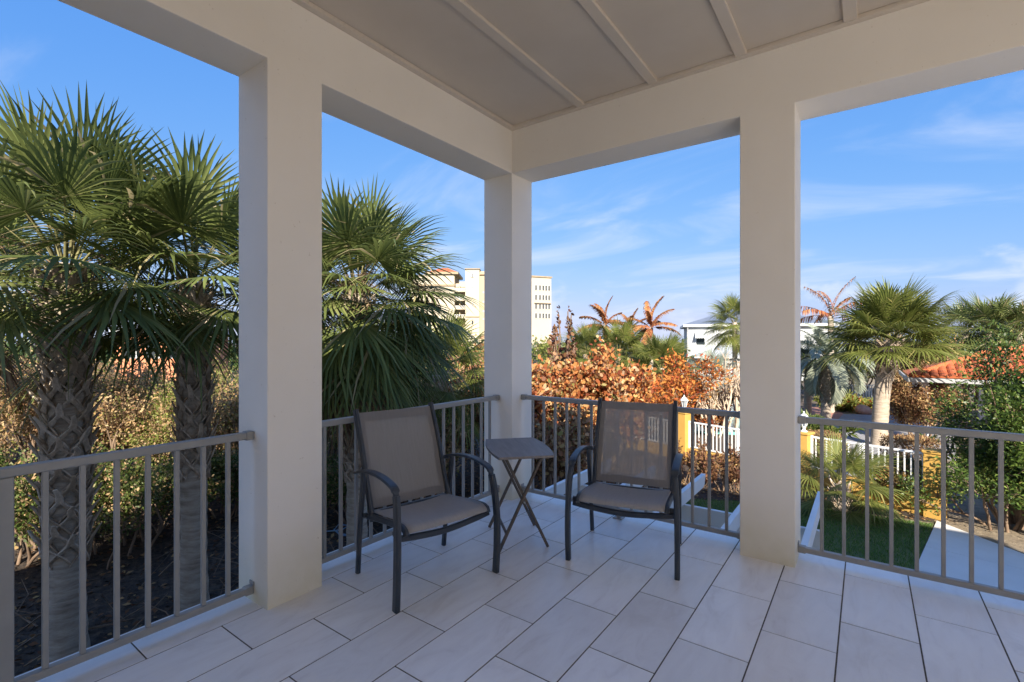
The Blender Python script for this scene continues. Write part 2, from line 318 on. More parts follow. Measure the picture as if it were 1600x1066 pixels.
def arr_mesh(name, V, faces_sizes, loops, mats, mat_idx=None, smooth=False):
    me = bpy.data.meshes.new(name); V = np.asarray(V, dtype=np.float32).reshape(-1, 3)
    loops = np.asarray(loops, dtype=np.int32); sz = np.asarray(faces_sizes, dtype=np.int32)
    me.vertices.add(len(V)); me.vertices.foreach_set('co', V.ravel())
    me.loops.add(len(loops)); me.loops.foreach_set('vertex_index', loops)
    me.polygons.add(len(sz)); st = np.concatenate(([0], np.cumsum(sz)[:-1])).astype(np.int32)
    me.polygons.foreach_set('loop_start', st)
    try: me.polygons.foreach_set('loop_total', sz)
    except Exception: pass
    for m in mats: me.materials.append(M[m])
    if mat_idx is not None: me.polygons.foreach_set('material_index', np.asarray(mat_idx, dtype=np.int32))
    if smooth: me.polygons.foreach_set('use_smooth', np.ones(len(sz), dtype=bool))
    me.update(calc_edges=True); me.validate(); return me

# ------------------------------------------------------------------ the porch and its house
XI, YI, CW = -2.517, 3.463, .315          # inner faces of the two beam lines, column width
XO, YO = XI-CW, YI+CW
BZ, CZ = 2.872, 3.245                     # underside of beam, ceiling trim level
XE, YB = 8.8, -1.7                        # unseen far end, left open and sized to shade the lawn; wall behind seating
XW = 2.9                                  # unseen house wall cut short here so sunlit floor beyond bounces warm light in
def build_ground():
    mb = MB(); n = 72
    S = 900
    # one sheet; gently rising dune to the left behind the palms
    xs = sorted(set([-S, -300, -120, -60] + [-40+1.0*i for i in range(81)] + [60, 120, 300, S])); ys = sorted(set([-S, -300, -60, -20]+[-10+1.0*i for i in range(71)]+[80, 130, 300, S]))
    def gz(x, y):
        d = max(0.0, (-9.0 - x))
        rise = .95*(1-math.exp(-(d/6.0)**1.4)) if d > 0 else 0
        if y > 14 and x < -4: rise *= max(0, 1-(y-14)/14)
        nz = mnoise.noise((x*.35, y*.35, 0))*.05 if x < -5 else 0
        return GZ+rise+nz
    idx = {}; V = []; F = []; Ls = []
    for j, y in enumerate(ys):
        for i, x in enumerate(xs): idx[i, j] = len(V); V.append((x, y, gz(x, y)))
    for j in range(len(ys)-1):
        for i in range(len(xs)-1): Ls += [idx[i, j], idx[i+1, j], idx[i+1, j+1], idx[i, j+1]]; F.append(4)
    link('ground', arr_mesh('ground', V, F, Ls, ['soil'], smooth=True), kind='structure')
    return gz
gz = build_ground()

def build_floor():
    slab = MB().box(XO-.03, XE, YB-.3, YO+.03, -.32, -.0024).obj('porch_floor', 'grout', kind='structure')
    MB().box(XO-.055, XO-.0305, YB, YO+.055, -.32, -.004, .006).obj('edge_nosing', 'white_paint', slab)
    MB().box(XO-.030, XE, YO+.0305, YO+.055, -.32, -.004, .006).obj('edge_nosing', 'white_paint', slab)
    cache = {}; g = .0065; px, py = .3075, .611
    k0 = -9
    for k in range(k0, 30):
        x0 = -.106+px*k; x1 = x0+px
        a, b = max(x0, XO-.028), min(x1, XE)
        if b-a < .02: continue
        off = 2.626 if (k % 2) == 1 else 2.934     # running bond
        j = -9
        for j in range(-9, 5):
            y0 = off+py*j; y1 = y0+py
            c, d = max(y0, YB if x1 < XW else YB-.3), min(y1, YO+.028)
            if d-c < .02: continue
            key = (round(b-a, 3), round(d-c, 3))
            if key not in cache:
                w, h = (b-a-g)/2, (d-c-g)/2
                cache[key] = MB().box(-w, w, -h, h, -.0085, 0, .0012).mesh('tile', 'tile')
            dz = random.uniform(-.0005, .0005)
            link('tile', cache[key], slab, ((a+b)/2, (c+d)/2, dz))
random.seed(4); build_floor()

def build_house():
    h = empty('beach_house', (XI, YI, GZ), label='raised stucco house whose porch has square white columns and a battened ceiling', cat='house')
    inv = Vector((-XI, -YI, -GZ))
    def part(name, mb, mat):
        o = mb.obj(name, mat, h); o.location = inv; return o
    for x0, y0 in ((XO, YI), (XO, 1.303), (XI+1.846, YI)):
        part('column', MB().box(x0, x0+CW, y0, y0+CW, -.012, BZ+.01, .005, seg=2), 'stucco')
    # porch beams (the right one butts into the left one)
    part('beam', MB().box(XO, XI, YB, YO, BZ, CZ+.25, .005, seg=2), 'stucco')
    part('beam', MB().box(XI+.0005, XE, YI, YO, BZ, CZ+.25, .005, seg=2), 'stucco')
    # ceiling: boards between battens, trim round the edge
    bx = [-1.815+.58*k for k in range(19)]; hw = .034; edge = XI
    for k, x in enumerate(bx+[XE]):
        a, b = edge, (x if k < len(bx) else XE)
        part('ceiling_panel', MB().box(a+.001, b-.001, YB, YI-.001, CZ+.022, CZ+.05), 'ceiling_paint'); edge = b
    for x in bx:
        if x < XE-.1: part('ceiling_batten', MB().box(x-hw, x+hw, YB, YI-.047, CZ-.002, CZ+.0215, .003), 'trim_paint')
    part('ceiling_trim', MB().box(XI+.0005, XI+.045, YB, YI-.0005, CZ-.005, CZ+.0215, .003), 'trim_paint')
    part('ceiling_trim', MB().box(XI+.0455, XE, YI-.046, YI-.0005, CZ-.005, CZ+.0215, .003), 'trim_paint')
    # unseen body of the house behind, below and above, shaped for shade and bounce
    part('beam', MB().box(XW+.0005, XE, YB-.3, YB-.0005, BZ, CZ+.25, .005), 'stucco')
    part('beam', MB().box(XE-.3, XE-.0005, YB, YI-.0005, BZ, CZ+.019, .005), 'stucco')
    for x0, y0 in ((XE-.315, YI), (XE-.315, YB-.3), (4.2, YI), (5.2, YB-.3)):
        part('column', MB().box(x0, x0+CW, y0+(0 if y0 > 0 else -.015), y0+CW-(0 if y0 > 0 else .015), -.012, BZ+.01, .005), 'stucco')
    part('wall', MB().box(XO, XW, YB-.3, YB-.001, -.3, CZ+.25), 'stucco')
    part('wall', MB().box(XO+.25, XE-.2, YB-.2, YO-.25, GZ, -.325), 'stucco')
    part('wall', MB().box(XO, XW, YB-10, YB-.301, GZ, 4.6), 'stucco')
    part('parapet', MB().box(XO, XE, YB-.3, YO, CZ+.251, 4.05), 'stucco')
    rf = MB(); e = .06; x0, x1, y0, y1 = XO-e, XE+e, YB-.299, YO+e; z = 4.051
    rf.poly([(x0, y0, z), (x1, y0, z), (x1, y1, z), (x0, y1, z), (x0, y0, z+.16), (x1, y0, z+.16), (x1, y1, z+.16), (x0, y1, z+.16), (x0+1.5, y0, z+.6), (x1-1.5, y0, z+.6), (x0+1.5, y0+1, z+.6), (x1-1.5, y0+1, z+.6)],
            [(3, 2, 1, 0), (0, 1, 5, 9, 8, 4), (1, 2, 6, 5), (2, 3, 7, 6), (3, 0, 4, 7), (8, 9, 11, 10), (5, 6, 11, 9), (6, 7, 10, 11), (7, 4, 8, 10)])
    part('roof', rf, 'pale_metal_roof')
    rf = MB(); e = .4; x0, x1, y0, y1 = XO-e, XW+e, YB-10-e, YB-.301+e; z = 4.601; hx = (x0+x1)/2; rr = (x1-x0)/2; zt = z+.2+rr*.25
    rf.poly([(x0, y0, z), (x1, y0, z), (x1, y1, z), (x0, y1, z), (x0, y0, z+.18), (x1, y0, z+.18), (x1, y1, z+.18), (x0, y1, z+.18), (hx, y0+rr, zt), (hx, y1-rr, zt)],
            [(3, 2, 1, 0), (0, 1, 5, 4), (1, 2, 6, 5), (2, 3, 7, 6), (3, 0, 4, 7), (4, 5, 8), (5, 6, 9, 8), (6, 7, 9), (7, 4, 8, 9)])
    part('roof', rf, 'pale_metal_roof')
    return h
build_house()

# ------------------------------------------------------------------ railings
def railing(name, axis, fixed, a, b, balusters, label, posts=(), foot=None, ends=(True, True)):
    """axis 'x' or 'y': run direction; fixed: the other coordinate"""
    loc = (a, fixed, 0) if axis == 'x' else (fixed, a, 0)
    rz = 0 if axis == 'x' else R(90)
    t = empty(name, loc, rz, label=label, cat='railing', group='grey metal porch railings')
    L = b-a; T = .915
    MB().box(.004, L-.004, -.023, .023, T-.038, T, .007, seg=2).obj('top_rail', 'rail_paint', t)
    MB().box(.004, L-.004, -.019, .019, .052, .084, .004).obj('bottom_rail', 'rail_paint', t)
    bal = MB().box(-.0098, .0098, -.0098, .0098, .0842, T-.0382, .0018).mesh('baluster', 'rail_paint')
    for q in balusters: link('baluster', bal, t, (q-a, 0, 0))
    for q in posts:
        MB().box(q-a-.022, q-a+.022, -.0221, .0221, -.003, T-.0385, .003).obj('post', 'rail_paint', t)
        MB().box(q-a-.045, q-a+.045, -.045, .045, -.001, .007, .002).obj('base_plate', 'rail_paint', t)
    if foot is not None:
        f = MB().box(foot-a-.014, foot-a+.014, -.014, .014, .0, .0519, .002).obj('foot', 'rail_paint', t)
        MB().box(foot-a-.038, foot-a+.038, -.038, .038, -.001, .007, .002).obj('base_plate', 'rail_paint', f)
        sm = MB().lathe([(.0055, .0065), (.0055, .010), (.003, .012)], 6).mesh('screw', 'steel')
        for sx in (-.027, .027):
            for sy in (-.027, .027): link('screw', sm, f, (foot-a+sx, sy, 0))
    for q, on in ((0, ends[0]), (L, ends[1])):
        if not on: continue
        sg = 1 if q == 0 else -1
        lo, hi = sorted((q+sg*.0005, q+sg*.045))
        MB().box(lo, hi, -.0265, .0265, T-.043, T+.004, .005).obj('bracket', 'rail_paint', t)
        MB().box(lo, hi, -.0225, .0225, .047, .089, .004).obj('bracket', 'rail_paint', t)
        lo, hi = sorted((q+sg*.0003, q+sg*.007))
        pl = MB().box(lo, hi, -.0225, .0225, .0895, .112, .002).obj('bracket_tab', 'rail_paint', t)
        MB().sweep([(q+sg*.007, 0, .101), (q+sg*.0115, 0, .101)], .010, .010).obj('screw', 'steel', pl)
RX = (XI+XO)/2; RY = (YI+YO)/2
railing('porch_railing', 'y', RX, YB, 1.303, [1.178-.1157*k for k in range(24) if abs(1.178-.1157*k-.371) > .04 and 1.178-.1157*k > YB+.05],
        'grey metal railing in front of the two trunks with crisscross leaf bases', posts=(.371,), ends=(False, True))
railing('porch_railing', 'y', RX, 1.618, YI, [1.618+.1153*k for k in range(1, 16)], 'grey metal railing behind the chair facing across the table, left of the corner column')
railing('porch_railing', 'x', RY, XI, XI+1.846, [XI+.1154*k for k in range(1, 16)], 'grey metal railing behind the chair with see-through backrest, overlooking the pergola', foot=-1.585)
x_r = XI+1.846+CW
railing('porch_railing', 'x', RY, x_r, 4.2, [x_r+.13+.1149*k for k in range(50) if x_r+.13+.1149*k < 4.12], 'grey metal railing overlooking the lawn and concrete path', posts=(), foot=1.9, ends=(True, True))

# ------------------------------------------------------------------ furniture
def crom(pts, n=6):
    P_ = [Vector(p) for p in pts]; P_ = [P_[0]*2-P_[1]]+P_+[P_[-1]*2-P_[-2]]; out = []
    for i in range(1, len(P_)-2):
        for k in range(n):
            t = k/n; a, b, c, d = P_[i-1:i+3]
            out.append(.5*((2*b)+(c-a)*t+(2*a-5*b+4*c-d)*t*t+(3*b-a-3*c+d)*t**3))
    return out+[P_[-2]]
def sheet(mb, grid, th=.0):
    """grid[u][v] of points -> surface with thickness"""
    nu, nv = len(grid), len(grid[0])
    vs = [[mb.bm.verts.new(p) for p in row] for row in grid]
    for i in range(nu-1):
        for j in range(nv-1): mb.bm.faces.new((vs[i][j], vs[i+1][j], vs[i+1][j+1], vs[i][j+1]))
    if th:
        g = mb.bm.faces[:]
        bmesh.ops.recalc_face_normals(mb.bm, faces=g); bmesh.ops.solidify(mb.bm, geom=g, thickness=th)
def patio_chair(loc, rz, label):
    """front towards local -y"""
    t = empty('patio_chair', loc, rz, label=label, cat='chair', group='patio sling chairs')
    fr = 'chair_frame'
    for s in (-1, 1):
        front = crom([(s*.332, -.272, 0), (s*.333, -.283, .17), (s*.331, -.284, .34), (s*.325, -.268, .50), (s*.318, -.248, .588)], 5)
        MB().sweep(front, .030, [.046]*len(front)).obj('leg', fr, t)
        arm = crom([(s*.318, -.247, .586), (s*.318, -.228, .622), (s*.319, -.15, .645), (s*.320, -.04, .656), (s*.318, .08, .650), (s*.313, .18, .632), (s*.310, .27, .606)], 5)
        a = MB().sweep(arm, [.032]*3+[.046]*(len(arm)-6)+[.042]*3, .017).obj('armrest', fr, t)
        rear = crom([(s*.306, .262, 0), (s*.308, .235, .22), (s*.310, .198, .44), (s*.311, .176, .57), (s*.312, .172, .6335)], 5)
        l = MB().sweep(rear, .026, [.032]*len(rear)).obj('leg', fr, t)
        up = crom([(s*.268, .135, .335), (s*.268, .172, .42), (s*.270, .222, .56), (s*.271, .292, .76), (s*.272, .378, .968)], 6)
        MB().sweep(up, .026, .040).obj('back_upright', fr, t)
        sr = crom([(s*.272, .205, .352), (s*.272, .10, .368), (s*.272, -.08, .392), (s*.272, -.215, .405), (s*.272, -.258, .395), (s*.272, -.272, .372)], 5)
        MB().sweep(sr, .026, .034).obj('seat_rail', fr, t)
        sp = MB()
        for y, z, xo in ((-.215, .378, .322), (.185, .365, .309)): sp.sweep([(s*.283, y, z), (s*xo*.985, y, z)], .026, .026, side=(0, 1, 0))
        for y, z in ((.150, .612),): sp.sweep([(s*.272, y+.085, z), (s*.306, y+.05, z)], .016, .016, side=(0, 0, 1))
        sp.obj('connector', fr, t)
        MB().lathe([(.006, 0), (.006, .003), (.003, .005)], 6).obj('rivet', 'steel', t, loc=(s*.2865, .252, .63), rot=(0, s*R(90), 0))
    bar = crom([(-.315, -.222, .352), (-.2, -.222, .336), (0, -.222, .322), (.2, -.222, .336), (.315, -.222, .352)], 5)
    MB().sweep(bar, .020, .034, side=(0, 1, 0)).obj('front_bar', fr, t)
    MB().sweep([(-.27, .160, .372), (.27, .160, .372)], .02, .026, side=(0, 1, 0)).obj('rear_bar', fr, t)
    # seat sling, sagging between its rails
    ys = crom([(0, .185, .386), (0, .05, .398), (0, -.12, .418), (0, -.225, .421), (0, -.268, .405), (0, -.280, .385)], 5)
    g = []
    for p in ys:
        u = min(1, max(0, (.185-p.y)/.45)); sag = .030*math.sin(math.pi*min(1, u*.9+.05))
        g.append([(x, p.y, p.z-sag*(1-(x/.262)**2)) for x in [-.262+.524*i/12 for i in range(13)]])
    mb = MB(); sheet(mb, g, .003); mb.obj('seat_sling', 'sling_seat', t, True)
    # backrest sling with a doubled hem round the edge
    bp = crom([(0, .166, .402), (0, .215, .53), (0, .283, .735), (0, .370, .948)], 8)
    def strip(x0, x1, i0, i1, off, nx):
        gg = []
        for p in bp[i0:i1]:
            v = (p.z-.402)/.546; sag = .018*math.sin(math.pi*v)
            gg.append([(x, p.y-off+sag*(1-(x/.262)**2), p.z) for x in [x0+(x1-x0)*i/nx for i in range(nx+1)]])
        return gg
    mb = MB(); sheet(mb, strip(-.262, .262, 0, len(bp), 0, 12), .0022); bs = mb.obj('back_sling', 'sling_back', t, True)
    mb = MB(); sheet(mb, strip(-.262, -.228, 0, len(bp), .004, 2)); sheet(mb, strip(.228, .262, 0, len(bp), .004, 2)); sheet(mb, strip(-.2275, .2275, 0, 4, .004, 8)); sheet(mb, strip(-.2275, .2275, len(bp)-3, len(bp), .004, 8))
    mb.obj('hem', 'sling_hem', bs, True)
    return t
patio_chair((-2.160, 2.075, 0), R(90-13), 'dark framed sling chair left of the folding table, its back against the railing by palms')
patio_chair((-1.285, 3.085, 0), R(13), 'dark framed sling chair with see-through backrest, right of the folding table')

def tray_table(loc, rz):
    t = empty('folding_table', loc, rz, label='small brown folding tray table with crossed legs between the two chairs', cat='table')
    hw, hd, T = .185, .305, .648
    out = []
    for i in range(9): v = -1+2*i/8; out.append((hw+.030*(1-v*v), v*hd))
    for i in range(9): v = 1-2*i/8; out.append((-hw-.030*(1-v*v), v*hd))
    top = MB().prism(out, T-.017, T)
    bmesh.ops.bevel(top.bm, geom=[e for e in top.bm.edges if abs(e.verts[0].co.z-e.verts[1].co.z) < 1e-5], offset=.004, segments=2, profile=.5, affect='EDGES')
    top.obj('tabletop', 'table_top', t)
    for y, o in ((-.2175, .013), (.2175, -.013)):
        MB().sweep([(-.17, y, .005), (.128, y, T-.0175)], .026, .019, side=(0, 1, 0)).obj('leg', 'table_wood', t)
        MB().sweep([(.17, y+o*1.6, .005), (-.128, y+o*1.6, T-.0175)], .026, .019, side=(0, 1, 0)).obj('leg', 'table_wood', t)
        MB().box(-.155, .165, y-.011+o*3.1, y+.011+o*3.1, T-.045, T-.0172, .002).obj('apron', 'table_wood', t)
        MB().sweep([(0, y-.02, .325), (0, y+.035, .325)], .012, .012, side=(0, 0, 1)).obj('pivot', 'steel', t)
    MB().sweep([(-.118, -.19, .117), (-.118, .19, .117)], .022, .014, side=(0, 0, 1)).obj('stretcher', 'table_wood', t)
    MB().sweep([(.118, -.19, .117), (.118, .19, .117)], .022, .014, side=(0, 0, 1)).obj('stretcher', 'table_wood', t)
tray_table((-2.012, 2.835, 0), R(47))

# ------------------------------------------------------------------ pergola below the porch
def pergola():
    t = empty('white_pergola', (-1.6, 4.6, GZ), label='white painted pergola with angled rafter ends beyond the porch railing', cat='pergola')
    off = Vector((1.6, -4.6, -GZ)); zt = -.20
    for x in (-2.80, -2.195, -1.59, -.985, -.395):
        o = MB(); a, b = YO+.07, 6.12; w = .024
        pts = [(a, zt-.14), (b-.10, zt-.14), (b-.05, zt-.12), (b, zt-.01), (b, zt), (a, zt)]
        n = len(pts); o.poly([(x-w, y, z) for y, z in pts]+[(x+w, y, z) for y, z in pts], [tuple(range(n)), tuple(range(n, 2*n))[::-1]]+[(i, (i+1) % n, n+(i+1) % n, n+i) for i in range(n)])
        q = o.obj('rafter', 'white_paint', t); q.location = off
    q = MB().box(-3.0, -.33, 5.27, 5.315, zt-.341, zt-.141, .004).obj('beam', 'white_paint', t); q.location = off
    for x in (-2.9, -.80):
        q = MB().box(x-.06, x+.06, 5.232, 5.352, GZ, zt-.3415, .005).obj('post', 'white_paint', t); q.location = off
pergola()

# ------------------------------------------------------------------ palms
def leaf_frame(elev, Lp, bend, droop_end, n=7):
    """petiole curve in the x-z plane; returns points and end direction angle"""
    pts = [Vector((0, 0, 0))]; a = elev
    for i in range(n-1):
        a = elev-bend*((i+.5)/(n-1))**1.5
        pts.append(pts[-1]+Vector((math.cos(a), 0, math.sin(a)))*(Lp/(n-1)))
    return pts, elev-bend
def fan_frond(rng, elev, Lp=.9, Rb=.95, nseg=34, span=R(128), bend=R(25), sag=.35, fold=.3, tip=.5, mats=('frond', 'petiole'), wid=1.0, ragged=.12):
    """costapalmate fan: pleated blade joined at the heart, free split tips that droop under gravity"""
    pts, a = leaf_frame(elev, Lp, bend, 0)
    V = []; sz = []; lp = []; mi = []
    # petiole: flat triangular bar
    for i, p in enumerate(pts):
        d = (pts[min(i+1, len(pts)-1)]-pts[max(i-1, 0)]).normalized(); up = Vector((-d.z, 0, d.x)); w = .021*(1-.55*i/(len(pts)-1)); 
        V += [tuple(p+Vector((0, w, 0))), tuple(p-up*w*.6), tuple(p+Vector((0, -w, 0)))]
    for i in range(len(pts)-1):
        for k in range(3):
            b = 3*i; lp += [b+k, b+(k+1) % 3, b+3+(k+1) % 3, b+3+k]; sz.append(4); mi.append(1)
    hub = pts[-1]; X = Vector((math.cos(a), 0, math.sin(a))); Z = Vector((-math.sin(a), 0, math.cos(a))); Y = Vector((0, 1, 0))
    da = 2*span/nseg; T = (.03, .26, .48, .74, 1.0)
    for k in range(nseg):
        an = -span+da*(k+.5); L = Rb*(.70+.30*math.cos(an*.62))*rng.uniform(1-ragged, 1.03)
        cost = .20*Rb*max(0, math.cos(an))          # midrib runs into the blade
        dirn = Vector((math.cos(an), math.sin(an), 0)); per = Vector((-math.sin(an), math.cos(an), 0))
        fl = rng.uniform(.6, 1.5)*tip; tw = rng.uniform(-.12, .12); b0 = len(V)
        if rng.random() < .10: fl *= 2.6
        jn = .40
        for t in T:
            r = t*L
            w = math.tan(da/2)*1.06*wid*(r if t <= jn+.06 else jn*L*max(0, 1-((t-jn)/(1-jn))**1.25))
            if t == 1.0: w = 0
            side = abs(math.sin(an))
            dn = sag*(r/Rb)**2*Rb*.55+fl*max(0, (t-.38))**2*L*.9+side*r*fold
            lat = math.tan(tw)*max(0, r-.5*L)
            c2 = dirn*(r+cost*.0)+per*lat+Vector((cost*min(1, t*2.2), 0, 0))
            def w3(q, up): 
                p = hub+X*q.x+Y*q.y+Z*up; p.z -= dn*(.45+.55*abs(math.cos(a))) ; p -= Z*(dn*.35)*(1 if a > -.3 else .3); return tuple(p)
            if w == 0: V.append(w3(c2, 0))
            else:
                pl = w*.42
                V += [w3(c2+per*w, -pl*.5), w3(c2, pl*.5), w3(c2-per*w, -pl*.5)]
        for s in range(len(T)-2):
            b = b0+3*s; lp += [b, b+3, b+4, b+1, b+1, b+4, b+5, b+2]; sz += [4, 4]; mi += [0, 0]
        b = b0+3*(len(T)-2); lp += [b, b+3, b+1, b+1, b+3, b+2]; sz += [3, 3]; mi += [0, 0]
    return arr_mesh('frond', V, sz, lp, mats, mi)
def feather_frond(rng, elev, L=2.0, bend=R(95), npair=30, ll=.42, lw=.022, vee=R(35), droop=.35, mats=('frond_silver', 'petiole'), broken=0.0, curl=0.0):
    n = 22; pts = [Vector((0, 0, 0))]; dirs = []
    for i in range(n):
        u = i/(n-1); a = elev-bend*u**1.35; d = Vector((math.cos(a), curl*u*u, math.sin(a))).normalized(); dirs.append(d); pts.append(pts[-1]+d*(L/n))
    V = []; sz = []; lp = []; mi = []
    for i in range(n):
        d = dirs[i]; up = Vector((-d.z, 0, d.x)).normalized(); w = .020*(1-.85*i/n)*L/2
        V += [tuple(pts[i]+Vector((0, w, 0))), tuple(pts[i]-up*w), tuple(pts[i]+Vector((0, -w, 0)))]
    for i in range(n-1):
        for k in range(3): b = 3*i; lp += [b+k, b+(k+1) % 3, b+3+(k+1) % 3, b+3+k]; sz.append(4); mi.append(1)
    for q in range(npair*2):
        s = 1 if q % 2 else -1; u = .14+.86*((q//2)+rng.uniform(-.3, .3))/npair
        if rng.random() < broken: continue
        f = min(max(u, 0), .999)*(n-1); i = int(f); p = pts[i].lerp(pts[i+1], f-i); d = dirs[min(i, n-1)]
        up = Vector((-d.z, 0, d.x)).normalized(); sidev = Vector((0, s, 0))
        le = ll*math.sin(math.pi*min(.96, .12+.83*u))**.6*rng.uniform(.85, 1.1)
        dd = (d*.75+sidev*math.cos(vee)+up*math.sin(vee)).normalized(); b0 = len(V)
        for t, w in ((0, .5), (.4, 1), (.75, .7), (1, 0)):
            c = p+dd*le*t; c.z -= droop*le*t*t*rng.uniform(.8, 1.2); nn = dd.cross(up).normalized()*lw*w*(L/2)
            if w: V += [tuple(c+nn), tuple(c-nn)]
            else: V.append(tuple(c))
        lp += [b0, b0+2, b0+3, b0+1, b0+2, b0+4, b0+5, b0+3]; sz += [4, 4]; lp += [b0+4, b0+6, b0+5]; sz.append(3); mi += [0, 0, 0]
    return arr_mesh('frond', V, sz, lp, mats, mi)
FAN = {}
def fan_set(key, **kw):
    """a handful of shared frond meshes, from upright spear leaves to hanging ones"""
    if key in FAN: return FAN[key]
    rng = random.Random(hash(key) % 1000 if not isinstance(key, str) else sum(map(ord, key))); out = []
    mats = kw.pop('mats', ('frond', 'petiole')); dead = kw.pop('dead', ('frond_dead', 'frond_dead')); nseg = kw.pop('nseg', 34)
    for e in (84, 70, 55, 40, 25, 8, -10, -28, -45, -60):
        for v in range(2):
            out.append((e, fan_frond(rng, R(e), bend=R(10+max(0, 50-abs(e-20))*.32), sag=.05+.24*(84-e)/140, tip=.18+.42*(84-e)/140, fold=.06+.24*rng.random(), mats=mats, nseg=nseg, **kw)))
    dd = [(-72, fan_frond(rng, R(e), bend=R(12), sag=.15, tip=.5, fold=.75, mats=dead, nseg=max(16, nseg-10), ragged=.3, span=R(95), **kw)) for e in (-58, -66, -76)]
    FAN[key] = (out, dd); return FAN[key]
def trunk_mesh(rng, h, r0, r1, lean=(0, 0), rings=34, n=16, ringamp=.012, mat='palm_bark', flare=.25):
    V = []; sz = []; lp = []
    for i in range(rings+1):
        u = i/rings; z = h*u; r = (r0+(r1-r0)*u)*(1+flare*math.exp(-u*h/.28)); r *= 1+(ringamp/r0)*(1 if i % 2 else -1)*.5
        for k in range(n):
            a = 2*math.pi*k/n; rr = r*(1+.05*mnoise.noise((math.cos(a)*1.5+h, math.sin(a)*1.5, z*2.2)))
            V.append((lean[0]*u*u+rr*math.cos(a), lean[1]*u*u+rr*math.sin(a), z))
    for i in range(rings):
        for k in range(n): lp += [i*n+k, i*n+(k+1) % n, (i+1)*n+(k+1) % n, (i+1)*n+k]; sz.append(4)
    lp += [rings*n+k for k in range(n)]; sz.append(n)
    return arr_mesh('trunk', V, sz, lp, [mat], smooth=True)
def boot_mesh(rng, r, up=.17, spread=.125, out=.10, w=.05, th=1.0):
    """split leaf base: two straps hugging the trunk that meet in a stub pointing up and out (trunk axis = z, outward = +x)"""
    mb = MB()
    def on(a, z, d): return ((r+d)*math.cos(a), (r+d)*math.sin(a), z)
    ap = (r+out*.55, 0, up*.55)
    for s in (-1, 1):
        a0 = s*spread/r*1.25
        path = [on(a0, -up*.62, .004), on(a0*.72, -up*.25, .016), on(a0*.38, up*.12, out*.32), ap]
        mb.sweep(crom(path, 3), [w*.95]*4+[w*.85]*3+[w*.62]*3, [.018*th]*10, side=(.25, s*.5, .2))
    st = [ap, (r+out*.95, rng.uniform(-.02, .02), up*.85), (r+out*1.35, rng.uniform(-.03, .03), up*rng.uniform(1.05, 1.3))]
    mb.sweep(crom(st, 3), [w*1.05, w*.95, w*.9, w*.8, w*.72, w*.66, w*.6], [.034*th, .030*th, .026*th, .022*th, .018*th, .015*th, .012*th], side=(0, 1, 0))
    return mb.mesh('leaf_base', 'boot')
def fan_palm(name, base, H, r, label, seed, nleaf=40, key='sabal', scale=1.0, boots=None, dead=8, group=None, bark='palm_bark', lean=(0, 0), emin=-55, seeds=False, rtop=None, fan_kw=None, up_bias=1.0, boot_out=.115):
    rng = random.Random(seed); z0 = gz(*base)
    t = empty(name, (base[0], base[1], z0-.05), label=label, cat='palm tree', group=group)
    tr = link('trunk', trunk_mesh(rng, H, r, rtop or r*.92, lean, mat=bark), t)
    top = Vector((lean[0], lean[1], H))
    if boots:
        b0, b1, rows, per = boots; rb = r*.95
        var = [boot_mesh(rng, rb, up=.23*scale, spread=.145*scale, out=boot_out*scale*rng.uniform(.85, 1.15), w=.072*scale) for _ in range(6)]
        for i in range(rows):
            u = i/(rows-1); z = b0+(b1-b0)*u
            for k in range(per):
                a = 2*math.pi*(k+.5*(i % 2))/per+rng.uniform(-.10, .10)
                lx, ly = lean[0]*(z/H)**2, lean[1]*(z/H)**2
                s = rng.uniform(.85, 1.12)
                o = link('leaf_base', var[rng.randrange(6)], tr, (lx, ly, z+rng.uniform(-.02, .02)), (0, 0, a)); o.scale = (1, 1, s)
    live, dd = fan_set(key, **(fan_kw or {}))
    for i in range(nleaf):
        u = ((i+.5)/nleaf)**up_bias; e = 86-(86-emin)*u; az = i*2.39996+rng.uniform(-.25, .25)
        cand = sorted(live, key=lambda q: abs(q[0]-e)+rng.uniform(0, 9))[0]
        rr = r*.7; p = top+Vector((math.cos(az)*rr*.8, math.sin(az)*rr*.8, .12*scale-.55*scale*u))
        o = link('frond', cand[1], t, p, (rng.uniform(-.16, .16), R(cand[0]-e)*.8+rng.uniform(-.06, .06), az)); s = scale*rng.uniform(.88, 1.1)*(1 if u > .12 else .9); o.scale = (s, s, s)
    for i in range(dead):
        az = i*2.39996+rng.uniform(-.5, .5)+1; p = top+Vector((math.cos(az)*r*.8, math.sin(az)*r*.8, -.5*scale-.25*scale*rng.random()))
        o = link('dead_frond', dd[rng.randrange(3)][1], t, p, (rng.uniform(-.15, .15), rng.uniform(-.25, .12), az)); s = scale*rng.uniform(.7, .95); o.scale = (s, s, s)
    if seeds:
        for i in range(seeds):
            az = rng.uniform(0, 6.28); mb = MB(); d0 = Vector((math.cos(az), math.sin(az), 0))
            main = crom([(0, 0, 0), tuple(d0*.5*scale+Vector((0, 0, .35*scale))), tuple(d0*1.0*scale+Vector((0, 0, .25*scale))), tuple(d0*1.35*scale+Vector((0, 0, -.15*scale)))], 4)
            mb.tube(main, .008*scale, 4)
            for q in main[3:]:
                for _ in range(9):
                    v = Vector((rng.gauss(0, 1), rng.gauss(0, 1), rng.gauss(-.4, .6))).normalized()*.30*scale*rng.uniform(.6, 1.2)
                    mb.tube([q, q+v*.6, q+v+Vector((0, 0, -.06*scale))], [.004*scale, .003*scale, .002*scale], 3, False)
            o = mb.obj('seed_stalk', 'frond_dead', t); o.location = top+Vector((0, 0, -.1))
    return t
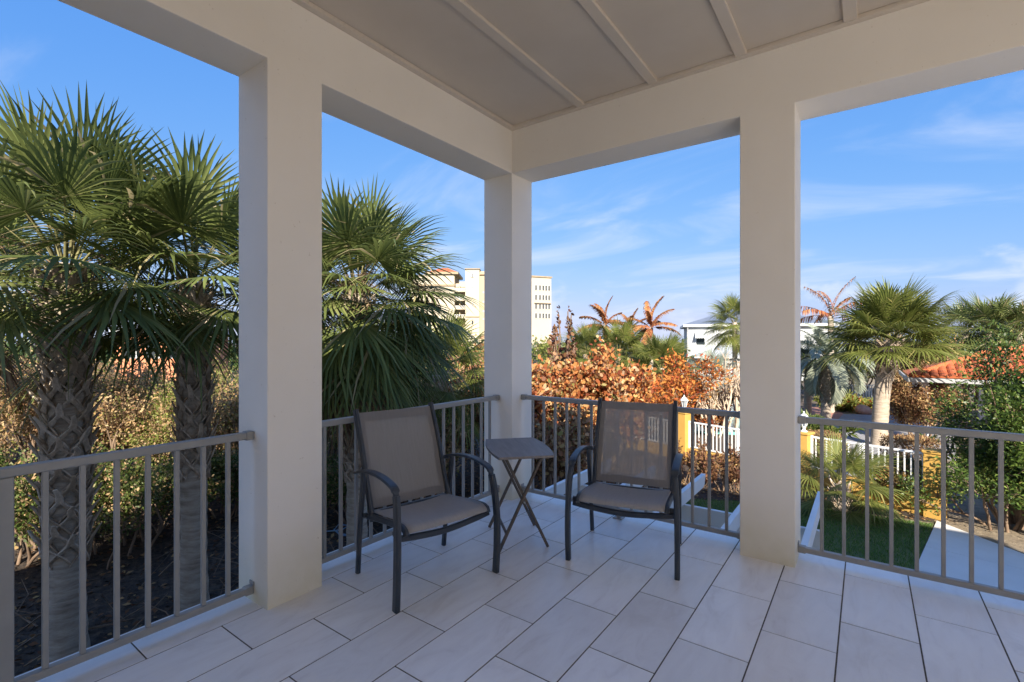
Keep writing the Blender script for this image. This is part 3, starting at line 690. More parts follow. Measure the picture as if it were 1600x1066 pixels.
def feather_palm(name, base, H, r, label, seed, nf=22, mats=('frond_silver', 'petiole'), L=2.0, bend=95, group=None, bark='palm_bark', emin=-20, broken=0, droop=.35, ll=.42, vee=35, lw=.022, boots=None, curl=.0, lean=(0, 0)):
    rng = random.Random(seed); z0 = gz(*base)
    t = empty(name, (base[0], base[1], z0-.05), label=label, cat='palm tree', group=group)
    tr = link('trunk', trunk_mesh(rng, H, r, r*.8, lean, mat=bark), t)
    if boots:
        b0, b1, rows, per = boots; var = [boot_mesh(rng, r*.9, .16, .11, .09, .05) for _ in range(3)]
        for i in range(rows):
            for k in range(per): link('leaf_base', var[rng.randrange(3)], tr, (0, 0, b0+(b1-b0)*i/(rows-1)), (0, 0, 2*math.pi*(k+.5*(i % 2))/per+rng.uniform(-.1, .1)))
    meshes = {}
    for i in range(nf):
        u = (i+.5)/nf; e = round((82-(82-emin)*u)/14)*14; v = i % 2
        if (e, v) not in meshes: meshes[e, v] = feather_frond(rng, R(e), L, R(bend*(.55+.45*u)), 30, ll, lw, R(vee), droop, mats, broken, curl*rng.choice((-1, 1)))
        az = i*2.39996+rng.uniform(-.25, .25); o = link('frond', meshes[e, v], t, (lean[0], lean[1], H-.02), (rng.uniform(-.2, .2), rng.uniform(-.1, .1), az)); s = rng.uniform(.85, 1.1); o.scale = (s, s, s)
    return t

# the pair of cabbage palms beside the porch and the broad one behind the left column
fan_palm('cabbage_palm', spot(104, 5.66), 4.62, .180, 'tall cabbage palm whose crisscross leaf bases run far down its trunk', 11, 42, 'sabal', 1.0, boots=(1.30, 4.4, 20, 6), dead=0, group='cabbage palms beside the porch', emin=-14, seeds=3)
fan_palm('cabbage_palm', spot(303, 6.68), 4.5, .160, 'cabbage palm with mossy ringed trunk bare up to rail height, nearest the stucco column', 12, 42, 'sabal', 1.0, boots=(2.0, 4.3, 15, 6), dead=0, group='cabbage palms beside the porch', emin=-14, boot_out=.09)
fan_palm('cabbage_palm', spot(558, 7.9), 4.5, .165, 'broad shaggy cabbage palm with dry seed stalks, behind the chair', 23, 80, 'sabal', 1.0, boots=(1.6, 4.3, 15, 6), dead=18, group='cabbage palms beside the porch', emin=-50, seeds=7)
fan_palm('cabbage_palm', spot(686, 11.2), 2.95, .16, 'smaller lime green cabbage palm in front of the cream apartment tower', 31, 36, 'sunny', .85, boots=(1.2, 2.8, 8, 6), dead=8, group='cabbage palms beside the porch', emin=-30, fan_kw=dict(mats=('frond_sunny', 'petiole')))
fan_palm('cabbage_palm', spot(-40, 8.8), 4.5, .16, 'cabbage palm behind the tall one, only its fronds showing', 47, 38, 'sabal', 1.0, dead=4, group='cabbage palms beside the porch', emin=-15)

# ------------------------------------------------------------------ leafy things
def leaf_cloud(P_, D_, size, rng, shape='oval', asp=2.2, up=.35, jit=.35):
    """one small polygon mesh per leaf: P_ positions, D_ growth directions (N,3)"""
    N = len(P_); d = D_+rng.normal(0, .75, (N, 3)); d /= np.linalg.norm(d, axis=1)[:, None]
    n = rng.normal(0, .8, (N, 3)); n[:, 2] += up*2; n -= d*(n*d).sum(1)[:, None]; n /= np.linalg.norm(n, axis=1)[:, None]+1e-9
    b = np.cross(n, d); s = (size*rng.uniform(1-jit, 1+jit, N))[:, None]
    if shape == 'round':      # broad cupped disc
        k = 7; a = np.linspace(0, 2*np.pi, k, endpoint=False); V = np.zeros((N, k, 3)); fo = rng.uniform(.1, .75, N)[:, None]; cu = rng.uniform(-.25, .5, N)[:, None]; wd = rng.uniform(.36, .56, N)[:, None]
        for i in range(k):
            sn = math.sin(a[i]); u = .5-.5*math.cos(a[i]); V[:, i] = P_+d*s*u+b*s*wd*sn*(1-.35*fo)+n*s*(fo*.5*abs(sn)+cu*u*u)
    elif shape == 'strap':
        k = 4; V = np.zeros((N, k, 3)); w = s/asp*.5
        V[:, 0] = P_+b*w*.5; V[:, 1] = P_+d*s*.55+b*w; V[:, 2] = P_+d*s-n*s*.25; V[:, 3] = P_+d*s*.5-b*w
    else:
        k = 4; V = np.zeros((N, k, 3)); w = s/asp
        V[:, 0] = P_; V[:, 1] = P_+d*s*.5+b*w*.5+n*s*.07; V[:, 2] = P_+d*s-n*s*.08; V[:, 3] = P_+d*s*.5-b*w*.5+n*s*.07
    return V.reshape(-1, 3), np.full(N, k, dtype=np.int32), np.arange(N*k, dtype=np.int32)
def cloud_mesh(name, mat, *a, **k):
    V, sz, lp = leaf_cloud(*a, **k); return arr_mesh(name, V, sz, lp, [mat])
def skeleton(rng, H, W, nst, depth=3, wig=.25, upb=.5, spread0=.25, ratio=.62, kids=3):
    """stems that fork outwards; returns tube segments and twig points with directions"""
    segs = []; tips = []
    def grow(p, d, L, r, lv):
        n = 4; pts = [p]; 
        for i in range(n):
            d = d+np.array([rng.normal(0, wig), rng.normal(0, wig), rng.normal(0, wig*.6)+upb*.12]); d = d/np.linalg.norm(d)
            p = p+d*L/n*np.array([W, W, H]); pts.append(p)
            if lv >= depth-1: tips.append((p, d.copy()))
        segs.append((pts, r, r*.6))
        if lv < depth:
            for q in range(kids):
                i = rng.integers(2, n+1); a = rng.uniform(0, 6.283); sp = rng.uniform(.45, .95)
                dd = d+np.array([math.cos(a)*sp, math.sin(a)*sp, rng.uniform(-.15, .5)]); grow(pts[i], dd/np.linalg.norm(dd), L*ratio*rng.uniform(.8, 1.15), r*.6, lv+1)
    for k in range(nst):
        a = 6.283*k/nst+rng.uniform(-.4, .4); rr = rng.uniform(.0, spread0); d = np.array([math.cos(a)*rng.uniform(.2, .9), math.sin(a)*rng.uniform(.2, .9), 1.0])
        grow(np.array([math.cos(a)*rr*W, math.sin(a)*rr*W, 0.0]), d/np.linalg.norm(d), .42*rng.uniform(.8, 1.15), .018*max(H, W), 0)
    return segs, np.array([t[0] for t in tips]), np.array([t[1] for t in tips])
def seg_mesh(segs, mat, n=5, name='branches', scale=1.0):
    V = []; sz = []; lp = []
    for pts, r0, r1 in segs:
        base = len(V); m = len(pts)
        for i, p in enumerate(pts):
            d = Vector(pts[min(i+1, m-1)])-Vector(pts[max(i-1, 0)]); d.normalize(); a = d.orthogonal().normalized(); b = d.cross(a); r = (r0+(r1-r0)*i/(m-1))*scale
            for k in range(n):
                q = 6.283*k/n; V.append(tuple(Vector(p)+a*math.cos(q)*r+b*math.sin(q)*r))
        for i in range(m-1):
            for k in range(n): lp += [base+i*n+k, base+i*n+(k+1) % n, base+(i+1)*n+(k+1) % n, base+(i+1)*n+k]; sz.append(4)
    return arr_mesh(name, V, sz, lp, [mat], smooth=True)
def shrub(name, base, H, W, label, seed, mat='shrub_green', leaves=6000, size=.05, shape='oval', asp=2.2, nst=7, cat='shrub', group=None, twig='twig', depth=3, fill=.06, second=None, up=.35, upb=.5, kids=3, thick=1.0, zoff=0.0, clump=.9):
    rng = np.random.default_rng(seed); z0 = gz(*base)+zoff
    t = empty(name, (base[0], base[1], z0-.03), label=label, cat=cat, group=group)
    segs, P0, D0 = skeleton(rng, H, W, nst, depth=depth, upb=upb, kids=kids)
    zmax = np.percentile(P0[:, 2], 97); k = H/zmax
    wr = np.percentile(np.hypot(P0[:, 0], P0[:, 1]), 92); kw = W/wr; S = np.array([kw, kw, k]); P0 = P0*S
    segs = [([p*S for p in pts], a, b) for pts, a, b in segs]
    link('branches', seg_mesh(segs, twig, scale=thick), t)
    def foliage(mt, n, size, shape, asp):
        wgt = rng.random(len(P0))**(2*clump)+.05; idx = rng.choice(len(P0), n, p=wgt/wgt.sum()); P_ = P0[idx]+np.clip(rng.normal(0, 1, (n, 3)), -1.7, 1.7)*fill*np.array([W, W, H*.8])
        P_[:, 2] = np.maximum(P_[:, 2], .02); o = link('foliage', cloud_mesh('foliage', mt, P_, D0[idx], size, rng, shape=shape, asp=asp, up=up), t, kind='stuff'); return o
    if leaves: foliage(mat, leaves, size, shape, asp)
    if second: foliage(*second)
    return t

# --- thicket on the dune behind the palms
def thicket():
    rs = random.Random(5); k = 0
    lab = {'g': 'green scrub bush with glossy leaves behind the ', 'l': 'lime green leafy bush behind the ', 't': 'dry tan scrub bush behind the '}
    rows = [  # bearing, distance, height, half width, kind
        (-70, 7.9, 1.6, 1.0, 'g'), (30, 7.7, 1.5, 1.0, 'g'), (170, 8.0, 1.45, 1.0, 'g'), (235, 8.9, 1.25, .9, 'g'), (345, 9.9, 1.2, .9, 'g'), (100, 8.6, 1.5, 1.0, 'g'),
        (-110, 10.5, 2.0, 1.3, 't'), (-10, 10.8, 1.95, 1.3, 't'), (75, 10.5, 1.9, 1.2, 't'), (140, 11.0, 1.8, 1.2, 't'), (215, 11.0, 1.75, 1.2, 't'), (285, 11.2, 1.85, 1.2, 'l'), (355, 11.2, 1.8, 1.2, 't'), (425, 11.6, 1.9, 1.2, 'l'),
        (-60, 13.3, 2.1, 1.6, 't'), (50, 13.6, 1.95, 1.6, 't'), (130, 13.8, 2.0, 1.6, 't'), (205, 14.0, 1.75, 1.5, 'l'), (270, 14.2, 1.8, 1.6, 't'), (345, 14.4, 2.0, 1.6, 'l'), (420, 14.6, 2.0, 1.6, 't'),
        (510, 10.6, 1.5, 1.0, 'g'), (560, 11.2, 2.0, 1.2, 'l'), (520, 12.6, 2.2, 1.4, 'l'), (640, 12.8, 2.3, 1.4, 'l'), (590, 14.0, 2.4, 1.5, 't'), (690, 12.3, 2.2, 1.2, 't'), (560, 9.9, 1.3, .8, 'g'), (655, 10.6, 1.5, .9, 't')]
    for i, (px, Z, H, W, kd) in enumerate(rows):
        H *= 1.0 if kd == 'g' else 1.2; mt = {'g': 'scrub_green', 'l': 'scrub_lime', 't': 'scrub_tan'}[kd]
        sec = {'g': ('scrub_tan', 1500, .06, 'oval', 1.8), 'l': ('scrub_tan', 2600, .06, 'oval', 1.8), 't': ('scrub_lime', 1900, .055, 'oval', 2)}[kd]
        wh = 'shaggy cabbage palm beside the chair' if px > 450 else ('two cabbage palm trunks, front row' if Z < 9.8 else ('two cabbage palm trunks, on the rising dune' if Z < 12.5 else 'two cabbage palm trunks, topmost on the dune'))
        shrub('scrub_bush', spot(px, Z), H, W, lab[kd]+wh, 100+i, mt, 6500, .062 if kd != 't' else .07, 'oval', 1.9, 7, 'bush', {'g': 'green thicket bushes', 'l': 'lime thicket bushes', 't': 'dry thicket bushes'}[kd], depth=3, fill=.10, second=sec, clump=.5)
thicket()
# --- sea grapes and other autumn-brown shrubs beyond the corner column
shrub('sea_grape', spot(862, 13.0), 3.05, 1.9, 'big sea grape bush with orange brown round leaves right of the corner column', 201, 'seagrape', 7600, .108, 'round', 1, 9, 'shrub', None, fill=.055, second=('seagrape_tan', 3000, .10, 'round', 1), thick=1.1)
shrub('sea_grape', spot(775, 14.5), 3.3, 1.9, 'tan sea grape bush with sparse dry leaves, left of the corner column', 202, 'seagrape_tan', 5200, .105, 'round', 1, 8, 'shrub', None, fill=.055, second=('seagrape', 1500, .10, 'round', 1))
shrub('sea_grape', spot(930, 14.2), 2.75, 1.7, 'orange sea grape bush with dense curled leaves behind the chair with see-through backrest', 203, 'seagrape', 8000, .105, 'round', 1, 9, 'shrub', None, fill=.06, second=('rustleaf', 1500, .10, 'round', 1))
shrub('sea_grape', spot(883, 13.9), 4.1, .6, 'tall sea grape stem with dark purple leaf tips rising above the orange bushes', 204, 'redbrown', 800, .115, 'round', 1, 4, 'shrub', None, depth=2, fill=.035, upb=1.2, second=('darkberry', 220, .10, 'round', 1))
shrub('sea_grape', spot(845, 10.8), 1.95, 1.25, 'low leafless looking sea grape with brown leaves beside the mulch below the railing', 205, 'brownleaf', 3600, .095, 'round', 1, 8, 'shrub', None, fill=.07, second=('seagrape_tan', 1800, .095, 'round', 1))
shrub('rust_shrub', spot(1040, 19.0), 2.75, 2.2, 'rust orange shrub in front of the green fan palms', 206, 'rustleaf', 7000, .16, 'strap', 2.6, 8, 'shrub', None, fill=.07)
shrub('rust_shrub', spot(985, 17.0), 2.2, 1.6, 'rust brown shrub between the orange sea grape and the lantern pillar', 207, 'rustleaf', 4500, .15, 'strap', 2.4, 8, 'shrub', None, fill=.07, second=('brownleaf', 1500, .13, 'oval', 2))
shrub('rust_shrub', spot(1098, 20.5), 1.45, 1.4, 'dark rusty shrub below the bare pale branches', 208, 'redbrown', 4200, .14, 'oval', 2, 8, 'shrub', None, fill=.07, second=('rustleaf', 1800, .14, 'strap', 2.4))
shrub('bare_tree', spot(1152, 19.3), 3.0, 1.5, 'bare pale branched tree with hardly any leaves beside the right column', 209, 'scrub_tan', 700, .10, 'oval', 2, 9, 'tree', None, twig='pale_twig', depth=3, fill=.03, thick=1.3, upb=.3)
shrub('bare_tree', spot(1116, 19.0), 2.5, 1.2, 'bare pale branched tree in front of the silver fan palm', 216, 'scrub_tan', 400, .10, 'oval', 2, 8, 'tree', None, twig='pale_twig', depth=3, fill=.03, thick=1.2, upb=.25)
# --- right hand garden
shrub('green_shrub', spot(1603, 9.6), 3.2, 1.25, 'large leafy green shrub beside the concrete path', 210, 'shrub_green', 34000, .075, 'oval', 2.3, 10, 'shrub', None, fill=.085, up=.5, second=('scrub_lime', 2500, .06, 'oval', 2.2), clump=.7)
shrub('green_shrub', spot(1700, 9.0), 3.2, 1.5, 'second green shrub at the edge of the concrete path, beside the large one', 211, 'shrub_green', 15000, .075, 'oval', 2.3, 10, 'shrub', None, fill=.085, up=.5)
shrub('brown_bush', spot(1441, 17.2), 2.2, 1.05, 'round bush of bronze dry leaves in front of the orange tiled roof', 212, 'brownleaf', 9000, .09, 'oval', 1.9, 8, 'bush', None, fill=.07, second=('redbrown', 3500, .08, 'oval', 2))
shrub('croton_bush', spot(1412, 10.75), .95, .55, 'small croton bush with bronze leaves against the yellow wall', 213, 'croton', 2600, .085, 'oval', 2.2, 7, 'bush', None, fill=.08)
shrub('green_shrub', spot(1570, 9.6), 1.7, 1.1, 'low dense green shrub filling the foot of the large one', 214, 'shrub_green', 13000, .07, 'oval', 2.3, 12, 'shrub', None, fill=.11, up=.5, second=('scrub_lime', 2500, .06, 'oval', 2.2), clump=.5, upb=.2)
for i, (px, Z) in enumerate(((1071, 12.7), (1098, 12.3), (1128, 12.0), (1150, 11.8))):
    shrub('leafless_bush', spot(px, Z), .95, .42, 'small dark bush with withered leaves planted along the yellow wall', 230+i, 'redbrown', 900, .075, 'oval', 1.8, 6, 'bush', 'withered bushes along the yellow wall', fill=.06, depth=2, second=('brownleaf', 250, .07, 'oval', 2))

# ------------------------------------------------------------------ garden ground
def clip(poly, a, b, c):
    """keep a*x+b*y <= c"""
    out = []
    for i in range(len(poly)):
        p, q = poly[i], poly[(i+1) % len(poly)]; dp, dq = a*p[0]+b*p[1]-c, a*q[0]+b*q[1]-c
        if dp <= 0: out.append(p)
        if dp*dq < 0: t = dp/(dp-dq); out.append((p[0]+(q[0]-p[0])*t, p[1]+(q[1]-p[1])*t))
    return out
def inside(poly, x, y):
    r = False; n = len(poly)
    for i in range(n):
        (x0, y0), (x1, y1) = poly[i], poly[(i+1) % n]
        if (y0 > y) != (y1 > y) and x < (x1-x0)*(y-y0)/(y1-y0)+x0: r = not r
    return r
LAWN = [(-.42, 4.2), (.69, 10.5), (1.10, 12.9), (.4, 12.75), (-.35, 12.75), (-1.6, 12.5), (-2.9, 11.75), (-4.6, 11.2), (-5.2, 9), (-5.0, 4.2)]
PATH = [(-.38, 4.2), (9, 4.2), (9, 8.5), (4, 10.3), (2.2, 11.9), (1.16, 13.1), (.70, 10.5)]
def garden_ground():
    MB().prism(LAWN, GZ-.05, GZ+.012).obj('lawn', 'lawn_soil', kind='structure')
    rng = np.random.default_rng(8); pts = []
    while len(pts) < 52000:
        for x, y in zip(rng.uniform(-5.2, 1.1, 8000), rng.uniform(4.6, 12.9, 8000)):
            if inside(LAWN, x, y): pts.append((x, y))
    pts = np.array(pts[:52000]); N = len(pts); P0 = np.c_[pts, np.full(N, GZ+.010)]
    h = rng.uniform(.035, .075, N); a = rng.uniform(0, 6.283, N); w = .006
    V = np.zeros((N, 3, 3)); V[:, 0] = P0+np.c_[np.cos(a)*w, np.sin(a)*w, np.zeros(N)]; V[:, 1] = P0-np.c_[np.cos(a)*w, np.sin(a)*w, np.zeros(N)]
    b = rng.uniform(0, 6.283, N); V[:, 2] = P0+np.c_[np.cos(b)*h*.6, np.sin(b)*h*.6, h]
    link('grass', arr_mesh('grass', V.reshape(-1, 3), np.full(N, 3), np.arange(3*N), ['grassblade']), kind='stuff', label='short green grass of the lawn below the porch', cat='grass')
    path = MB().prism([(x, y) for x, y in PATH], GZ-.08, GZ+.018).obj('path', 'grout', kind='structure')
    ux, uy = .175, .985          # joints run across the path
    lo = -5
    for k in range(9):
        a, b = 4.0+k*1.22, 4.0+(k+1)*1.22-.012
        pl = clip(clip(PATH, ux*-1, uy*-1, -a), ux, uy, b)
        for x0, x1 in ((-3, 2.55), (2.562, 12)):
            q = clip(clip(pl, -1, 0, -x0), 1, 0, x1)
            if len(q) > 2: MB().prism(q, GZ-.02, GZ+.030).obj('slab', 'concrete', path)
    bed = [(-6.2, 11.0), (-4.5, 11.3), (-2.85, 11.85), (-1.6, 12.6), (-.35, 12.85), (1.1, 13.0), (1.2, 13.6), (-.1, 13.9), (-3, 14.8), (-6.5, 16)]
    MB().prism(bed, GZ-.05, GZ+.006).obj('mulch_bed', 'mulch_chip', kind='structure')
    MB().prism([spot(1345, 15.6), spot(1500, 15.0), spot(1490, 19), spot(1425, 24), spot(1290, 24.5), spot(1285, 21)], GZ-.05, GZ+.02).obj('driveway', 'asphalt', kind='structure')
    MB().prism([spot(1262, 24.2), spot(1290, 21.1), spot(1303, 21.5), spot(1318, 24.6), spot(1290, 27), spot(1255, 27)], GZ-.05, GZ+.026).obj('paver_apron', 'paver', kind='structure')
    # bark chips, twigs and fallen leaves under the palms
    n = 15000; x = rng.uniform(-11.5, -3.2, n); y = rng.uniform(-1.5, 10, n); z = np.array([gz(a, b) for a, b in zip(x, y)])
    P0 = np.c_[x, y, z+.015]; D0 = rng.normal(0, 1, (n, 3))*np.array([1, 1, .12])
    link('bark_chips', cloud_mesh('bark_chips', 'mulch_chip', P0, D0*3, .06, rng, shape='oval', asp=2.0, up=1.5), kind='stuff', label='dark bark chips spread under the cabbage palms', cat='mulch')
    n = 5200; x = rng.uniform(-11.5, -3.2, n); y = rng.uniform(-1.5, 12.5, n); z = np.array([gz(a, b) for a, b in zip(x, y)])
    link('fallen_leaves', cloud_mesh('fallen_leaves', 'litter', np.c_[x, y, z+.03], rng.normal(0, 1, (n, 3))*np.array([3, 3, .3]), .09, rng, shape='oval', asp=1.8, up=1.2), kind='stuff', label='brown fallen leaves scattered over the mulch', cat='leaf litter')
    n = 2600; q = np.array([(a, b) for a, b in zip(rng.uniform(-6, 1.1, 9000), rng.uniform(11, 15, 9000)) if inside(bed, a, b)][:n]); n = len(q)
    link('bed_litter', cloud_mesh('bed_litter', 'litter', np.c_[q, np.full(n, GZ+.02)], rng.normal(0, 1, (n, 3))*np.array([3, 3, .3]), .07, rng, shape='oval', asp=1.8, up=1.2), kind='stuff', label='dry leaf litter in the bed along the yellow wall', cat='leaf litter')
    rs = random.Random(3); mb = MB(); V = []
    for k in range(150):
        x, y = rs.uniform(-10.5, -5), rs.uniform(-.5, 9.5); a = rs.uniform(0, 6.28); L = rs.uniform(.3, 1.3); z = gz(x, y)
        V.append(([np.array((x, y, z+.03)), np.array((x+math.cos(a)*L*.5, y+math.sin(a)*L*.5, z+rs.uniform(.04, .3))), np.array((x+math.cos(a+.2)*L, y+math.sin(a+.2)*L, z+rs.uniform(.03, .35)))], .010*rs.uniform(.5, 1.6), .004))
    link('dead_twigs', seg_mesh(V, 'twig', 4, 'dead_twigs'), kind='stuff', label='tangle of dead twigs lying on the mulch', cat='twigs')
    mb = MB(); c = spot(537, 9.4); pts = []
    for i in range(40): a = i*.42; pts.append((c[0]+(.28+.05*math.sin(i*1.3))*math.cos(a)+i*.006, c[1]+(.20+.04*math.cos(i*.9))*math.sin(a), gz(*c)+.06+.01*math.sin(i*2.1)))
    pts += [(c[0]-.5, c[1]-.5, gz(*c)+.05), (c[0]-1.1, c[1]-.7, gz(*c)+.05)]
    mb.tube(crom(pts, 2), .011, 6).obj('garden_hose', 'hose_blue', smooth=True, label='blue coiled hose lying on the mulch under the shaggy palm', cat='hose')
garden_ground()

# ------------------------------------------------------------------ yellow garden wall, white fence, lanterns
WP = Vector((1.16, 13.42, 0)); WU = Vector((-.947, .320, 0)).normalized(); WN = Vector((-WU.y, WU.x, 0))
WROT = math.atan2(WU.y, WU.x)
def wall_s(px):
    """run along the wall at which a bearing meets it"""
    dx, dy = (px-800)/FPX*CS-SN, (px-800)/FPX*SN+CS
    # WP+WU*s = k*(dx,dy)
    det = WU.x*(-dy)-WU.y*(-dx); return ((-WP.x)*(-dy)-(-WP.y)*(-dx))/det
def garden_wall():
    t = empty('yellow_wall', (WP.x, WP.y, GZ), WROT, label='low yellow stucco garden wall with square pillars behind the lawn', cat='wall')
    sp = [0.0, wall_s(1256), wall_s(1069)]; sp.append(sp[2]+3.4)
    hw = .16
    for i, s in enumerate(sp):
        p = MB().box(s-hw, s+hw, -.17, .17, 0, 1.34+(.10 if i == 2 else 0), .012).obj('pillar', 'yellow_stucco', t)
        MB().box(s-hw-.02, s+hw+.02, -.19, .19, 1.342+(.10 if i == 2 else 0), 1.40+(.10 if i == 2 else 0), .01).obj('cap', 'yellow_stucco', p)
    drop = (0, .10, .16)
    for i in range(3):
        a, b = sp[i]+hw+.001, sp[i+1]-hw-.001; d = drop[i]
        MB().box(a, b, -.10, .10, 0, .50-d, .008).obj('base_wall', 'yellow_stucco', t)
        f = empty('white_fence', WP+WU*a+Vector((0, 0, GZ)), WROT, label=('white picket fence panel on the yellow wall behind the fan palmetto', 'white picket fence panel on the yellow wall between the two lantern pillars', 'white picket fence panel on the yellow wall behind the see-through chair')[i], cat='fence', group='white fence panels on the yellow wall')
        L = b-a; zb, zt = .501-d, 1.32-d
        MB().box(0, L, -.022, .022, zt-.045, zt, .004).obj('top_rail', 'white_paint', f); MB().box(0, L, -.02, .02, zb+.03, zb+.07, .004).obj('bottom_rail', 'white_paint', f)
        pk = MB().box(-.012, .012, -.012, .012, zb+.0705, zt-.0455).mesh('picket', 'white_paint'); n = int(L/.115)
        for k in range(1, n): link('picket', pk, f, (L*k/n, 0, 0))
        for q in (.0, .5, 1.0):
            x = min(max(L*q, .025), L-.025); MB().box(x-.024, x+.024, -.0245, .0245, zb, zt+.012, .004).obj('post', 'white_paint', f)
    for i, lab in ((1, 'white post lantern on the yellow pillar beside the fan palmetto'), (2, 'white post lantern on the yellow pillar in front of the rust orange shrub')):
        z = 1.401+(.10 if i == 2 else 0); p = WP+WU*sp[i]
        l = empty('garden_lantern', (p.x, p.y, GZ+z), 0, label=lab, cat='lantern', group='white lanterns on the wall pillars')
        MB().lathe([(.085, 0), (.085, .02), (.04, .035), (.032, .09), (.05, .12), (.03, .14)], 10).obj('stem', 'white_paint', l, True)
        MB().lathe([(.055, .141), (.10, .33)], 6).obj('glass', 'lantern_glass', l)
        for k in range(6):
            a = math.pi*2*k/6; MB().tube([(.057*math.cos(a), .057*math.sin(a), .1405), (.104*math.cos(a), .104*math.sin(a), .332)], .009, 5).obj('glazing_bar', 'white_paint', l)
        MB().lathe([(.135, .333), (.125, .35), (.07, .42), (.03, .45), (.018, .47), (.022, .49), (.004, .515)], 6).obj('roof', 'white_paint', l)
    return sp
SP = garden_wall()

# ------------------------------------------------------------------ garden palms and plants near the wall
FS = dict(fan_kw=dict(mats=('frond_sunny', 'petiole')))
fan_palm('palmetto', spot(1312, 10.55), .62, .13, 'low fan palmetto growing in front of the yellow wall', 61, 26, 'sunny_low', .72, boots=(.1, .55, 4, 6), dead=4, emin=-15, fan_kw=dict(mats=('frond_sunny', 'petiole'), Lp=.75, Rb=.85))
fan_palm('fan_palm', spot(1374, 17.0), 3.72, .23, 'thick trunked fan palm with a pineapple of leaf bases rising above the railing', 62, 60, 'sunny', 1.22, boots=(2.55, 3.6, 7, 7), dead=0, bark='pale_palm_bark', lean=(.30, .1), emin=14, rtop=.25, boot_out=.17, **FS)
fan_palm('fan_palm', spot(1403, 26.0), 4.0, .22, 'fan palm with a plain trunk standing behind the thick trunked one', 63, 34, 'sunny', 1.25, dead=4, bark='pale_palm_bark', emin=-20, **FS)
feather_palm('pindo_palm', spot(1290, 23.0), 3.0, .20, 'grey green pindo palm with arching feather fronds left of the thick trunked palm', 64, 34, ('frond_silver', 'petiole'), 2.5, 115, emin=-45, boots=(.9, 2.8, 8, 7), droop=.5, ll=.50, lw=.03)
feather_palm('pindo_palm', spot(1262, 24.5), 2.9, .17, 'pindo palm with a pale trunk beside the right column', 65, 24, ('frond_silver', 'petiole'), 1.9, 120, emin=-45, bark='pale_palm_bark', droop=.5, ll=.45)
feather_palm('dead_palm', spot(1298, 25.0), 5.0, .16, 'dead coconut palm with brown torn fronds above the pindo palms', 66, 10, ('frond_orange', 'frond_orange'), 2.6, 85, emin=5, droop=1.5, ll=.42, broken=.25, curl=.5)
fan_palm('silver_palm', spot(1114, 22.5), 2.0, .18, 'silver blue fan palm below the white house', 67, 30, 'silver', .85, dead=3, emin=-25, fan_kw=dict(mats=('frond_silver', 'frond_silver'), Lp=.8, Rb=1.0))
fan_palm('fan_palm', spot(965, 24.0), 3.05, .13, 'green fan palm on a slim pale trunk above the orange sea grape', 68, 44, 'sunny', 1.0, dead=5, bark='pale_palm_bark', emin=-40, **FS)
fan_palm('fan_palm', spot(1034, 23.0), 2.45, .13, 'broad green fan palm behind the rust orange shrub', 69, 46, 'sunny', 1.05, dead=5, bark='pale_palm_bark', emin=-40, **FS)
fan_palm('fan_palm', spot(915, 25.0), 2.95, .13, 'green fan palm half hidden by the big sea grape', 70, 40, 'sunny', 1.0, dead=4, bark='pale_palm_bark', emin=-40, **FS)
fan_palm('fan_palm', spot(1148, 30.0), 4.85, .15, 'yellow green fan palm in front of the white house', 71, 40, 'sunny', 1.05, dead=3, emin=-45, **FS)
for px, Z, H, L, sd_, lab in ((946, 31, 4.75, 2.0, 72, 'dead coconut palm with a folded brown crown behind the green fan palms'), (1017, 30, 4.55, 2.1, 73, 'dead coconut palm with spread brown fronds behind the broad fan palm'), (985, 33, 4.5, 1.8, 74, 'stubby dead coconut palm between the two larger dead ones')):
    feather_palm('dead_palm', spot(px, Z), H, .16, lab, sd_, 11, ('frond_orange', 'frond_orange'), L, 70, emin=-15, droop=.9, ll=.42, lw=.05, curl=.4, group='dead coconut palms')
DK = dict(fan_kw=dict(mats=('frond', 'petiole'), nseg=26))
for px, Z, H, sc, sd_, lab in ((1545, 26, 4.25, 1.25, 75, 'dark green fan palm behind the orange tiled roof'), (1508, 29, 4.2, 1.2, 76, 'dark fan palm between the thick trunked palm and the tiled roof'), (1592, 25, 4.1, 1.3, 77, 'dark fan palm rising behind the large green shrub')):
    fan_palm('fan_palm', spot(px, Z), H, .15, lab, sd_, 34, 'darkfan', sc, dead=3, emin=-40, group='dark fan palms behind the tiled roof', **DK)
# clipped hedges and ground cover
def hedge(name, c, rz, lx, ly, h, mat, n, size, label, seed, zoff=0):
    rng = np.random.default_rng(seed); t = empty(name, (c[0], c[1], gz(*c)-.02), rz, label=label, cat='hedge')
    P0 = np.c_[rng.uniform(-lx/2, lx/2, n), rng.uniform(-ly/2, ly/2, n), rng.uniform(.03, h, n)]
    k = rng.random(n) < .75; ax = rng.integers(0, 3, n)       # most leaves sit near the clipped faces
    for a, (l, hh) in enumerate(((lx/2, None), (ly/2, None), (None, h))):
        m = k & (ax == a); 
        if a < 2: P0[m, a] = np.sign(rng.normal(0, 1, m.sum()))*(l+rng.normal(0, .03, m.sum()))
        else: P0[m, 2] = h+rng.normal(0, .03, m.sum())
    D = P0-np.array([0, 0, h*.3]); D /= np.linalg.norm(D, axis=1)[:, None]
    segs = []
    for q in range(14):
        x, y = rng.uniform(-lx/2.2, lx/2.2), rng.uniform(-ly/2.5, ly/2.5); segs.append(([np.array((x, y, 0.)), np.array((x+rng.normal(0, .08), y+rng.normal(0, .08), h*.5)), np.array((x+rng.normal(0, .15), y+rng.normal(0, .15), h*.92))], .02, .006))
    link('branches', seg_mesh(segs, 'twig'), t); link('foliage', cloud_mesh('foliage', mat, P0, D, size, rng, asp=2), t, kind='stuff')
